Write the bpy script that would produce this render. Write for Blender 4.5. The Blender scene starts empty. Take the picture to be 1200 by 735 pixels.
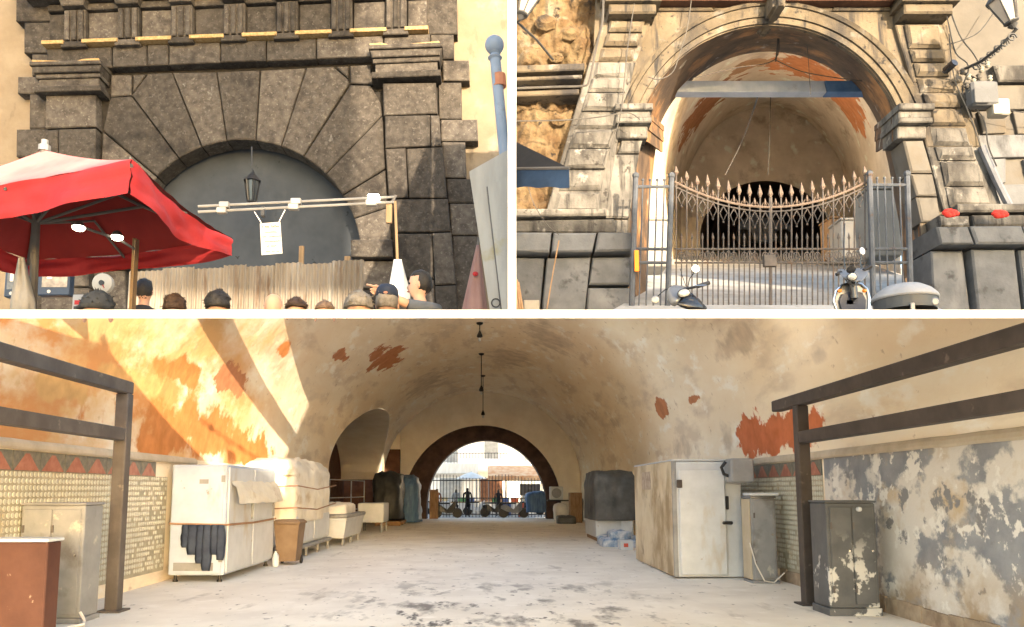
import bpy, bmesh, math, random
from mathutils import Vector, Matrix, noise
random.seed(7)
R = math.radians
V = Vector
scene = bpy.context.scene
col = scene.collection

# ------------------------------------------------------------------ camera
F, CX, CY, HOR, EYE = 900.0, 570.0, 470.0, 575.0, 1.6      # focal length and principal point in photo pixels
PITCH = math.atan((HOR - CY) / F)
cam = bpy.data.cameras.new('camera')
cam.sensor_fit = 'HORIZONTAL'; cam.sensor_width = 36; cam.lens = 36 * F / 1200
cam.shift_x = (600 - CX) / 1200; cam.shift_y = (CY - 367.5) / 1200
cam.clip_start = 0.1; cam.clip_end = 3000
camo = bpy.data.objects.new('camera', cam); col.objects.link(camo)
camo.location = (0, 0, EYE); camo.rotation_euler = (math.pi / 2 + PITCH, 0, 0)
scene.camera = camo
scene.render.resolution_x, scene.render.resolution_y = 1024, 627

# ------------------------------------------------------------------ sky, sun, exposure
SUN_EL, SUN_AZ = R(10.5), R(20)                           # sun low behind the camera, a little to its right
sd = V((math.sin(SUN_AZ) * math.cos(SUN_EL), -math.cos(SUN_AZ) * math.cos(SUN_EL), math.sin(SUN_EL)))
world = bpy.data.worlds.new('World'); scene.world = world; world.use_nodes = True
wn = world.node_tree.nodes; wl = world.node_tree.links
sky = wn.new('ShaderNodeTexSky'); sky.sky_type = 'NISHITA'; sky.sun_disc = False
sky.sun_elevation = SUN_EL; sky.sun_rotation = math.pi - SUN_AZ
sky.dust_density = 2.0; sky.air_density = 1.0; sky.ozone_density = 0.6
bg = wn['Background']; bg.inputs[1].default_value = 0.15
wl.new(sky.outputs[0], bg.inputs[0])
sun = bpy.data.lights.new('sun', 'SUN'); sun.energy = 2.1; sun.angle = R(0.5); sun.color = (1.0, 0.80, 0.56)
suno = bpy.data.objects.new('sun', sun); col.objects.link(suno)
suno.rotation_euler = (-sd).to_track_quat('-Z', 'Y').to_euler()
scene.view_settings.view_transform = 'Standard'; scene.view_settings.look = 'None'
scene.view_settings.gamma = 1.0; scene.view_settings.use_curve_mapping = False
scene.view_settings.exposure = 3.05
scene.cycles.max_bounces = 16; scene.cycles.diffuse_bounces = 14; scene.cycles.use_denoising = True
scene.cycles.sample_clamp_indirect = 8

# ------------------------------------------------------------------ points
CAM = V((0, 0, EYE)); _f = V((0, math.cos(PITCH), math.sin(PITCH))); _u = V((0, -math.sin(PITCH), math.cos(PITCH)))
def ray(px, py):
    return V(((px - CX) / F, 0, 0)) + _f + _u * ((CY - py) / F)
def P(px, py, Y):
    d = ray(px, py); return CAM + d * (Y / d.y)
def FL(px, py):                       # point of the tunnel floor seen at a pixel
    d = ray(px, py); return CAM + d * (-EYE / d.z)
def srgb(h):
    h = h.lstrip('#'); out = []
    for i in (0, 2, 4):
        c = int(h[i:i + 2], 16) / 255
        out.append(c / 12.92 if c <= .04045 else ((c + .055) / 1.055) ** 2.4)
    return (*out, 1)
def nz(x, y=0, z=0): return noise.noise(V((x, y, z)))

# ------------------------------------------------------------------ materials
def mat(name, c1, c2=None, scale=3, detail=6, rough=.85, bump=.25, bscale=None, spec=.3, metal=0, rnd=0, layers=(),
        stretch=(1, 1, 1), lo=.35, hi=.65, emit=None, estr=0, bdist=.02, coat=0, alpha=None, trans=0):
    m = bpy.data.materials.new(name); m.use_nodes = True
    n, l = m.node_tree.nodes, m.node_tree.links
    b = n['Principled BSDF']
    geo = n.new('ShaderNodeNewGeometry')
    mp = n.new('ShaderNodeMapping'); mp.inputs['Scale'].default_value = stretch
    l.new(geo.outputs['Position'], mp.inputs[0])
    def noi(sc, dt, src, off=0):
        t = n.new('ShaderNodeTexNoise'); t.inputs['Scale'].default_value = sc; t.inputs['Detail'].default_value = dt
        t.inputs['Roughness'].default_value = .6
        if off:
            a = n.new('ShaderNodeVectorMath'); a.operation = 'ADD'; a.inputs[1].default_value = (off, off * 1.7, off * .6)
            l.new(src, a.inputs[0]); src = a.outputs[0]
        l.new(src, t.inputs['Vector']); return t
    c1 = srgb(c1) if isinstance(c1, str) else (*c1, 1); c2 = c1 if c2 is None else (srgb(c2) if isinstance(c2, str) else (*c2, 1))
    t = noi(scale, detail, mp.outputs[0])
    rp = n.new('ShaderNodeValToRGB'); rp.color_ramp.elements[0].position = lo; rp.color_ramp.elements[1].position = hi
    rp.color_ramp.elements[0].color = c1; rp.color_ramp.elements[1].color = c2
    l.new(t.outputs['Fac'], rp.inputs[0]); out = rp.outputs[0]
    for i, (cc, sc, a, bb, st, *reg) in enumerate(layers):
        cc = srgb(cc) if isinstance(cc, str) else (*cc, 1)
        mp2 = n.new('ShaderNodeMapping'); mp2.inputs['Scale'].default_value = st or (1, 1, 1)
        l.new(geo.outputs['Position'], mp2.inputs[0])
        t2 = noi(sc, 7, mp2.outputs[0], 13.7 * (i + 1))
        r2 = n.new('ShaderNodeValToRGB'); r2.color_ramp.elements[0].position = a; r2.color_ramp.elements[1].position = bb
        r2.color_ramp.elements[0].color = (0, 0, 0, 1); r2.color_ramp.elements[1].color = (1, 1, 1, 1)
        l.new(t2.outputs['Fac'], r2.inputs[0])
        fac = r2.outputs[0]
        for (ax, e0, e1) in (reg[0] if reg else ()):          # the coat only reaches part of the wall
            sx = n.new('ShaderNodeSeparateXYZ'); l.new(geo.outputs['Position'], sx.inputs[0])
            md = n.new('ShaderNodeMapRange'); md.interpolation_type = 'SMOOTHSTEP'; md.inputs[1].default_value = e0; md.inputs[2].default_value = e1
            l.new(sx.outputs[ax], md.inputs[0])
            mu = n.new('ShaderNodeMath'); mu.operation = 'MULTIPLY'; l.new(fac, mu.inputs[0]); l.new(md.outputs[0], mu.inputs[1]); fac = mu.outputs[0]
        mx = n.new('ShaderNodeMix'); mx.data_type = 'RGBA'
        l.new(fac, mx.inputs[0]); l.new(out, mx.inputs[6]); mx.inputs[7].default_value = cc; out = mx.outputs[2]
    if rnd:
        oi = n.new('ShaderNodeObjectInfo'); mr = n.new('ShaderNodeMapRange')
        mr.inputs[3].default_value = 1 - rnd; mr.inputs[4].default_value = 1 + rnd
        l.new(oi.outputs['Random'], mr.inputs[0])
        hs = n.new('ShaderNodeHueSaturation'); l.new(mr.outputs[0], hs.inputs['Value']); l.new(out, hs.inputs['Color']); out = hs.outputs[0]
    l.new(out, b.inputs['Base Color'])
    b.inputs['Roughness'].default_value = rough; b.inputs['Specular IOR Level'].default_value = spec; b.inputs['Metallic'].default_value = metal
    if coat: b.inputs['Coat Weight'].default_value = coat
    if trans: b.inputs['Transmission Weight'].default_value = trans
    if alpha is not None: b.inputs['Alpha'].default_value = alpha
    if bump:
        tb = noi(bscale or scale * 4, 8, geo.outputs['Position'], 5.1)
        bp = n.new('ShaderNodeBump'); bp.inputs['Strength'].default_value = bump; bp.inputs['Distance'].default_value = bdist
        l.new(tb.outputs['Fac'], bp.inputs['Height']); l.new(bp.outputs[0], b.inputs['Normal'])
    if emit:
        b.inputs['Emission Color'].default_value = srgb(emit); b.inputs['Emission Strength'].default_value = estr
    return m

# ------------------------------------------------------------------ geometry builder
class G:
    def __init__(s): s.v = []; s.f = []; s.mi = []; s.m = 0
    def add(s, vs, fs):
        o = len(s.v); s.v += [V(a) for a in vs]; s.f += [[i + o for i in f] for f in fs]; s.mi += [s.m] * len(fs); return s
    def box(s, a, b):
        x0, y0, z0 = a; x1, y1, z1 = b
        return s.add([(x0, y0, z0), (x1, y0, z0), (x1, y1, z0), (x0, y1, z0), (x0, y0, z1), (x1, y0, z1), (x1, y1, z1), (x0, y1, z1)],
                     [(0, 3, 2, 1), (4, 5, 6, 7), (0, 1, 5, 4), (1, 2, 6, 5), (2, 3, 7, 6), (3, 0, 4, 7)])
    def cbox(s, a, b, c=.02):             # box with all edges chamfered
        x0, y0, z0 = a; x1, y1, z1 = b; c = min(c, (x1 - x0) * .4, (y1 - y0) * .4, (z1 - z0) * .4)
        vs = []; fs = []
        for k, z in enumerate((z0, z0 + c, z1 - c, z1)):
            e = c if k in (0, 3) else 0
            X0, X1, Y0, Y1 = x0 + e, x1 - e, y0 + e, y1 - e
            vs += [(X0 + c, Y0, z), (X1 - c, Y0, z), (X1, Y0 + c, z), (X1, Y1 - c, z), (X1 - c, Y1, z), (X0 + c, Y1, z), (X0, Y1 - c, z), (X0, Y0 + c, z)]
        fs.append(tuple(range(7, -1, -1))); fs.append(tuple(range(24, 32)))
        for k in range(3):
            for i in range(8): j = (i + 1) % 8; fs.append((k * 8 + i, k * 8 + j, k * 8 + 8 + j, k * 8 + 8 + i))
        return s.add(vs, fs)
    def prism(s, poly, d):                # polygon (list of points) swept by vector d
        n = len(poly); d = V(d); p = [V(a) for a in poly]
        return s.add(p + [a + d for a in p], [tuple(range(n)), tuple(range(2 * n - 1, n - 1, -1))] + [(i, i + n, (i + 1) % n + n, (i + 1) % n) for i in range(n)])
    def loft(s, rings, cap=True, closed=True):
        n = len(rings[0]); vs = [p for r in rings for p in r]; fs = []
        for k in range(len(rings) - 1):
            for i in range(n if closed else n - 1): j = (i + 1) % n; fs.append((k * n + i, k * n + j, k * n + n + j, k * n + n + i))
        if cap: fs.append(tuple(range(n - 1, -1, -1))); fs.append(tuple(range((len(rings) - 1) * n, len(rings) * n)))
        return s.add(vs, fs)
    def tube(s, pts, r, n=6, r1=None):
        pts = [V(p) for p in pts]; rings = []
        prev = None
        for i, p in enumerate(pts):
            t = (pts[min(i + 1, len(pts) - 1)] - pts[max(i - 1, 0)]).normalized()
            if prev is None:
                a = t.cross(V((0, 0, 1)))
                if a.length < .1: a = t.cross(V((1, 0, 0)))
            else: a = prev - t * prev.dot(t)
            a.normalize(); prev = a; b = t.cross(a)
            rr = r if r1 is None else r + (r1 - r) * i / (len(pts) - 1)
            rings.append([p + (a * math.cos(2 * math.pi * k / n) + b * math.sin(2 * math.pi * k / n)) * rr for k in range(n)])
        return s.loft(rings)
    def lathe(s, c, prof, n=12, ax=(0, 0, 1)):     # profile of (radius, height) round axis ax through c
        c = V(c); ax = V(ax).normalized(); a = ax.orthogonal().normalized(); b = ax.cross(a)
        return s.loft([[c + ax * h + (a * math.cos(2 * math.pi * k / n) + b * math.sin(2 * math.pi * k / n)) * max(r, 1e-4) for k in range(n)] for r, h in prof])
    def ball(s, c, r, n=12, m=8):
        r = V((r, r, r)) if not hasattr(r, '__len__') else V(r); c = V(c)
        return s.loft([[c + V((r.x * math.sin(t) * math.cos(2 * math.pi * k / n), r.y * math.sin(t) * math.sin(2 * math.pi * k / n), -r.z * math.cos(t))) for k in range(n)]
                       for t in [max(.02, min(math.pi - .02, math.pi * i / m)) for i in range(m + 1)]])
    def grid(s, fn, nu, nv):
        vs = [fn(i / nu, j / nv) for j in range(nv + 1) for i in range(nu + 1)]
        return s.add(vs, [(j * (nu + 1) + i, j * (nu + 1) + i + 1, (j + 1) * (nu + 1) + i + 1, (j + 1) * (nu + 1) + i) for j in range(nv) for i in range(nu)])

def inset(poly, d):                       # polygon (x, z pairs) shrunk by d on every edge
    n = len(poly); A = sum(poly[i][0] * poly[(i + 1) % n][1] - poly[(i + 1) % n][0] * poly[i][1] for i in range(n))
    s = 1 if A > 0 else -1; out = []
    for i in range(n):
        p0, p1, p2 = V(poly[i - 1]), V(poly[i]), V(poly[(i + 1) % n])
        e1 = (p1 - p0).normalized(); e2 = (p2 - p1).normalized()
        n1 = V((-e1.y, e1.x)) * s; n2 = V((-e2.y, e2.x)) * s
        m = n1 + n2
        if m.length < .2: m = n1
        m.normalize(); k = d / max(.35, m.dot(n1)); out.append(p1 + m * k)
    return out

def obj(name, g, m, parent=None, smooth=False, base=None, kind=None, label=None, cat=None, group=None, recalc=True):
    me = bpy.data.meshes.new(name)
    off = V(base) if base is not None else V((0, 0, 0))
    me.from_pydata([tuple(p - off) for p in g.v], [], g.f)
    for mm in (m if isinstance(m, (list, tuple)) else [m]): me.materials.append(mm)
    if any(g.mi): me.polygons.foreach_set('material_index', g.mi)
    if recalc:
        bm = bmesh.new(); bm.from_mesh(me); bmesh.ops.recalc_face_normals(bm, faces=bm.faces); bm.to_mesh(me); bm.free()
    if smooth:
        me.polygons.foreach_set('use_smooth', [True] * len(me.polygons))
        if smooth != 'all': me.set_sharp_from_angle(angle=R(40))
    me.update()
    o = bpy.data.objects.new(name, me); col.objects.link(o); o.location = off
    if parent: put(o, parent)
    tag(o, label, cat, group, kind); return o
def wloc(o):
    p = V(o.location)
    if o.parent: p = o.matrix_parent_inverse @ p + wloc(o.parent)
    return p
def put(o, parent):
    o.parent = parent; o.matrix_parent_inverse = Matrix.Translation(-wloc(parent))
def tag(o, label=None, cat=None, group=None, kind=None):
    for k, v in (('label', label), ('category', cat), ('group', group), ('kind', kind)):
        if v: o[k] = v
    return o
def thing(name, label, cat, loc, group=None, kind=None):
    o = bpy.data.objects.new(name, None); col.objects.link(o); o.location = loc; o.empty_display_size = .2
    return tag(o, label, cat, group, kind)
def px_poly(pts, Y): return [(p.x, p.z) for p in (P(a, b, Y) for a, b in pts)]
def slab_px(g, pts, Y, proud, back=.25, joint=.0, cham=.0, jit=0):
    """stone traced in pixels on the plane at depth Y: sides go back, front face chamfered"""
    q = inset(px_poly(pts, Y), joint) if joint else px_poly(pts, Y)
    q = [V(a) for a in q]; f = inset(q, cham) if cham else list(q)
    if jit:                                # worn, uneven corners
        q = [a + V((random.uniform(-1, 1), random.uniform(-1, 1))) * joint * .4 for a in q]; f = [a + V((random.uniform(-1, 1), random.uniform(-1, 1))) * cham * .4 for a in f]
    yo = Y - proud + (random.uniform(-jit, jit) if jit else 0)
    rings = [[V((a, Y + back, b)) for a, b in q], [V((a, yo + cham, b)) for a, b in q]]
    if cham: rings.append([V((a, yo, b)) for a, b in f])
    g.loft(rings)
    return g
# ================================================================== the big vaulted passage (lower picture)
XL, XR, SPR, CRN, Y0, Y1 = -5.75, 5.3, 2.2, 7.2, 4.4, 43.6
XC, XA = (XL + XR) / 2, (XR - XL) / 2
plaster = mat('warm_plaster', (.80, .67, .485), (.88, .79, .625), scale=.9, detail=9, rough=.9, bump=.55, bscale=2.2, bdist=.06, stretch=(1, .35, 1),
              layers=[((.68, .57, .43), 1.3, .52, .64, (1, .3, 1)), ((.90, .85, .74), 2.0, .56, .66, (1, .4, 1)), ((.50, .385, .265), 5.0, .63, .72, None)])
vault_pl = mat('ochre_washed_plaster', (.80, .67, .485), (.88, .79, .625), scale=.9, detail=9, rough=.9, bump=.55, bscale=2.2, bdist=.06, stretch=(1, .35, 1),
              layers=[((.68, .57, .43), 1.3, .52, .64, (1, .3, 1)), ((.90, .85, .74), 2.0, .56, .66, (1, .4, 1)), ((.50, .385, .265), 5.0, .63, .72, None),
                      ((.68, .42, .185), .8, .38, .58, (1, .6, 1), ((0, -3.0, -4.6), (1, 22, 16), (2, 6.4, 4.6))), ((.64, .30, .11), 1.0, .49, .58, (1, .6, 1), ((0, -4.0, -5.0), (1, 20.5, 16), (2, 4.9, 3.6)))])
grey_plaster = mat('grey_plaster', (.70, .63, .52), (.80, .74, .63), scale=1.3, rough=.9, bump=.4, bscale=4, bdist=.04)
orange_pl = mat('orange_plaster', (.50, .125, .035), (.60, .22, .07), scale=2.5, rough=.9, bump=.5, bscale=9, layers=[((.64, .36, .17), 1.7, .55, .68, None)])
red_pl = mat('brick_red_plaster', (.42, .15, .065), (.52, .22, .10), scale=5, rough=.95, bump=.6, bscale=16)
brown_pl = mat('brown_render', (.085, .04, .025), (.13, .065, .04), scale=3, rough=.95, bump=.5)
concrete = mat('pale_concrete', (.66, .615, .54), (.79, .75, .67), scale=.8, detail=10, rough=.8, bump=.35, bscale=14, bdist=.015,
               layers=[((.42, .385, .335), 1.1, .60, .72, (1.6, .5, 1)), ((.78, .74, .67), 2.3, .57, .66, None), ((.22, .205, .185), 7, .64, .70, (1, .6, 1)), ((.20, .185, .17), 1.4, .535, .64, (1.3, .6, 1), ((1, 17, 10.5), (0, 3.6, 1.2), (0, -3.2, -.8))), ((.12, .112, .105), 3.0, .60, .66, (1.2, .6, 1), ((1, 16, 10), (0, 3.0, 1.0), (0, -3.0, -1.0)))])
peel = mat('peeling_wall_paint', (.21, .22, .24), (.31, .32, .335), scale=2.5, rough=.85, bump=.5, bscale=5, bdist=.03,
           layers=[((.62, .59, .54), 1.1, .49, .535, (1, .8, 1)), ((.50, .40, .27), 1.3, .54, .68, None), ((.70, .68, .63), 3.2, .555, .59, None), ((.22, .22, .225), 2.6, .60, .64, None), ((.36, .27, .17), 1.6, .42, .58, (1, 1, 1), ((2, 1.0, .1),)), ((.42, .12, .08), 2.2, .705, .73, None)])
cream_trim = mat('cream_trim', (.42, .36, .27), (.52, .46, .36), scale=3, rough=.85, bump=.3)

g = G().add([(-400, -400, -.02), (400, -400, -.02), (400, 900, -.02), (-400, 900, -.02)], [(0, 1, 2, 3)])
obj('ground', g, mat('ground_paving', (.20, .19, .175), (.27, .26, .24), scale=.5, rough=.9, bump=.2), kind='structure')
obj('bounce_ground', G().add([(-40, -60, -.008), (45, -60, -.008), (45, 6.0, -.008), (-40, 6.0, -.008)], [(0, 1, 2, 3)]), mat('pale_bounce_paving', (.48, .44, .37), (.58, .54, .46), scale=.7, rough=.9, bump=.2), kind='structure')  # unseen pale ground added to bounce sunlight into the passage
g = G().grid(lambda u, v: V((XL - 2 + u * (XR - XL + 2.2), 4.0 + v * 42.0, .012 * nz(u * 9, v * 30))), 40, 120)
obj('floor', g, concrete, kind='structure', smooth='all')

def prof(t): return XC + XA * math.cos(t), SPR + (CRN - SPR) * math.sin(t)          # vault profile, t = 0 right springing, pi left springing
NA, NB, NH = 28.0, 42.2, 5.25                                                       # side niche in the left wall
def niche_h(y):
    u = (y - (NA + NB) / 2) / ((NB - NA) / 2)
    return SPR + (NH - SPR) * math.sqrt(max(0, 1 - u * u)) if abs(u) < 1 else 0
def t_end(y):                                                                        # where the vault ends on the left (above the niche)
    h = niche_h(y)
    return math.pi - math.asin(min(1, max(0, (h - SPR) / (CRN - SPR)))) if h > SPR else math.pi
ys = sorted(set([Y0 + i * .3 for i in range(132)] + [NA, NB, Y1] + [NA + (NB - NA) * (1 - math.cos(math.pi * i / 24)) / 2 for i in range(25)]))
ys = [y for y in ys if Y0 <= y <= Y1]
NT = 48
def vp(t, y):
    x, z = prof(t); d = .022 * nz(x * .7, y * .5, z * .7) + .010 * nz(x * 2.1, y * 1.6, z * 2.1)
    return V((x - d * math.cos(t), y, z - d * math.sin(t)))
g = G(); n = NT + 1
g.add([vp(t_end(y) * k / NT, y) for y in ys for k in range(n)], [(j * n + k, j * n + k + 1, (j + 1) * n + k + 1, (j + 1) * n + k) for j in range(len(ys) - 1) for k in range(NT)])
cutn = ray(0, 368.5).cross(ray(1200, 368.5)).normalized()
if cutn.z < 0: cutn = -cutn
def trim(o):                              # the passage roof is cut off along the divider line
    bm = bmesh.new(); bm.from_mesh(o.data)
    bmesh.ops.bisect_plane(bm, geom=bm.verts[:] + bm.edges[:] + bm.faces[:], plane_co=CAM - o.location, plane_no=cutn, clear_outer=True)
    bm.to_mesh(o.data); bm.free()
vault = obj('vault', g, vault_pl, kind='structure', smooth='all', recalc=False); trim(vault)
# niche: soffit, back and sides
g = G(); ny = [y for y in ys if NA <= y <= NB]
for a, b in zip(ny, ny[1:]):
    for (y, q) in ((a, 0), (b, 1)): pass
    pa, pb = prof(t_end(a)), prof(t_end(b))
    g.add([(pa[0], a, pa[1]), (pb[0], b, pb[1]), (XL - 2.2, b, pb[1]), (XL - 2.2, a, pa[1])], [(0, 1, 2, 3)])
niche = obj('niche_vault', g, grey_plaster, kind='structure', smooth='all')
g = G().box((XL - 2.6, NA - .5, 0), (XL - 2.2, NB + 1.3, 6.2)); obj('niche_wall', g, brown_pl, kind='structure')
g = G().box((XL - 2.2, NA - .3, 0), (XL - .16, NA, SPR + .05)); obj('niche_side', g, grey_plaster, kind='structure')
obj('niche_end', G().box((XL - 2.2, NB + .9, 0), (XL + .9, NB + 1.2, 3.9)), brown_pl, kind='structure')
obj('niche_end_upper', G().box((XL - 2.2, NB + .92, 3.9), (XL + .9, NB + 1.2, 6.5)), grey_plaster, kind='structure')

# walls below the springing
tile_y = {-1: (Y0, 13.75), 1: (12.15, 16.2)}
g = G().box((XL - .15, Y0, 0), (XL, NA, SPR)).box((XL - .15, NB, 0), (XL, Y1, SPR)); wl_ = obj('wall_left', g, plaster, kind='structure')
g = G().box((XR, Y0, 0), (XR + .15, 12.1, SPR)); wr_ = obj('wall_right', g, peel, kind='structure')
g = G().box((XR, 12.1, 0), (XR + .15, Y1, SPR)); wr2 = obj('wall_right_far', g, plaster, kind='structure')
for sx, X, ya, yb in ((1, XL, Y0, 15.2), (-1, XR, Y0, 17.0)):
    g = G(); yy = [ya + (yb - ya) * i / 40 for i in range(41)]
    pr = [(0, 2.10), (.035, 2.10), (.05, 2.13), (.045, 2.18), (.02, 2.22), (0, 2.23)]
    g.loft([[V((X + sx * (a + .006 * nz(y * 3, a)), y, h + .008 * nz(y * 2, 5))) for a, h in pr] for y in yy], closed=False)
    obj('wall_ledge', g, cream_trim, parent=wl_ if sx > 0 else wr_)
# dado base (right, near)
g = G()
for i in range(34):
    y = 4.5 + i * .28; g.box((XR - .03 - random.uniform(0, .012), y, 0), (XR, y + .275, .2 + random.uniform(-.02, .03)))
obj('skirting', g, mat('stained_skirting', (.22, .16, .11), (.42, .33, .23), scale=4, bump=.5), parent=wr_)

# glazed tiles (too small to pick out one by one)
tile_m = mat('glazed_tile', (.46, .45, .36), (.56, .55, .47), scale=9, rough=.35, spec=.5, bump=.1, layers=[((.36, .27, .15), 1.5, .58, .68, None)])
tile_d = mat('dark_tile', (.12, .125, .105), (.22, .20, .155), scale=12, rough=.4, bump=.1)
tile_g = mat('olive_tile_ground', (.30, .275, .20), (.42, .385, .29), scale=6, rough=.5, bump=.1)
tile_r = mat('red_tile', (.30, .11, .075), (.42, .19, .13), scale=8, rough=.4, bump=.1)
def tiles(X, sx, ya, yb, fade, parent):
    g = G(); T = .084; y = ya; x1 = X + sx * .006; g.m = 1                  # dark glazed ground with pale raised roundels
    g.add([(x1, ya, .2), (x1, yb, .2), (x1, yb, 1.84), (x1, ya, 1.84)], [(0, 1, 2, 3)])
    while y < yb - .05:
        z = .25
        while z < 1.80:
            if random.random() > fade(y, z):
                r = T * .40 * random.uniform(.92, 1.05); g.m = 0; x2 = X + sx * .014
                ring = [(y + T / 2 + r * math.cos(math.pi * (k + .5) / 4), z + T / 2 + r * 1.04 * math.sin(math.pi * (k + .5) / 4)) for k in range(8)]
                g.add([(x1, a, b) for a, b in ring] + [(x2, y + T / 2 + (a - y - T / 2) * .86, z + T / 2 + (b - z - T / 2) * .86) for a, b in ring],
                      [tuple(range(8, 16))] + [(k, (k + 1) % 8, 8 + (k + 1) % 8, 8 + k) for k in range(8)])
            z += T
        y += T
    o = obj('tile', g, [tile_m, tile_g], parent=parent, kind='stuff')
    for q in range(int((yb - ya) / .58)):                                     # border: red points on dark tiles
        y = ya + q * .58
        h = G(); h.box((min(X, X + sx * .016), y + .006, 1.84), (max(X, X + sx * .016), y + .574, 2.09)); obj('border_tile', h, tile_d, parent=parent)
        h = G(); xx = X + sx * .019
        h.prism([V((xx, y + .03, 1.85)), V((xx, y + .55, 1.85)), V((xx, y + .33, 2.06)), V((xx, y + .25, 2.06))], (sx * .004, 0, 0)); obj('border_point', h, tile_r, parent=parent)
    return o
tiles(XL, 1, 6.42, 13.9, lambda y, z: max(0, (y - 12.2) * .3 - z * .06), wl_)
tiles(XR, -1, 12.15, 16.3, lambda y, z: .25 if z < .5 else .04, wr2)

# end wall with the dark arch
g = G(); arcs = lambda r, zc, n=28: [(0.09 * 0 + XE + r * math.cos(math.pi * i / n), zc + r * 1.0 * math.sin(math.pi * i / n)) for i in range(n + 1)]
XE = (565 - CX) / F * Y1
RO, RI = 4.45, 3.42
ZO = .75                                   # springing height of the end arch
oo = [(XE + RO, 0)] + [(XE + RO * math.cos(math.pi * i / 36), ZO + (5.28 - ZO) * math.sin(math.pi * i / 36)) for i in range(37)] + [(XE - RO, 0)]
ii = [(XE + .25 + RI, 0)] + [(XE + .25 + RI * math.cos(math.pi * i / 36), ZO + (4.48 - ZO) * math.sin(math.pi * i / 36)) for i in range(37)] + [(XE + .25 - RI, 0)]
big = [(9, 0)] + [(9 * math.cos(math.pi * i / 36), 8.5 * math.sin(math.pi * i / 36) ** .7) for i in range(37)] + [(-9, 0)]
def band(a, b, y, g):
    n = len(a); g.add([(p[0], y, p[1]) for p in a] + [(p[0], y, p[1]) for p in b], [(i, i + 1, n + i + 1, n + i) for i in range(n - 1)])
g = G(); band(oo, big, Y1 - .05, g); obj('end_wall', g, grey_plaster, kind='structure')
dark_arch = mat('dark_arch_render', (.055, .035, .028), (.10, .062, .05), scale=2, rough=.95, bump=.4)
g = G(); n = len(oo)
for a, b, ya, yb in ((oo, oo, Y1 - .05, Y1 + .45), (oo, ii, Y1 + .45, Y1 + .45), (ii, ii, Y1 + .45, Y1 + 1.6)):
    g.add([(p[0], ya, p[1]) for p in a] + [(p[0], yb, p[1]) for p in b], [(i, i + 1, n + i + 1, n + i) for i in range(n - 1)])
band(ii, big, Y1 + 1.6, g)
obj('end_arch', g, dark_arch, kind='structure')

# patches of bare coloured render on the vault
def hit(px, py, off=.03):
    d = ray(px, py); lo, hi = 4.0, 60.0
    def inside(s):
        p = CAM + d * s
        if p.y > Y1: return False
        if not (XL < p.x < XR): return False
        if p.z <= SPR: return True
        return ((p.x - XC) / XA) ** 2 + ((p.z - SPR) / (CRN - SPR)) ** 2 < 1
    for _ in range(50):
        m_ = (lo + hi) / 2
        if inside(m_): lo = m_
        else: hi = m_
    p = CAM + d * lo
    if p.z > SPR and off:
        ct, st = (p.x - XC) / XA, (p.z - SPR) / (CRN - SPR); dd = .022 * nz(p.x * .7, p.y * .5, p.z * .7) + .010 * nz(p.x * 2.1, p.y * 1.6, p.z * 2.1); p = p - V((ct, 0, st)) * dd
    nrm = V((p.x - XC, 0, (p.z - SPR) * (XA / (CRN - SPR)) ** 2 if p.z > SPR else 0)).normalized()
    return p - nrm * off
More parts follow.
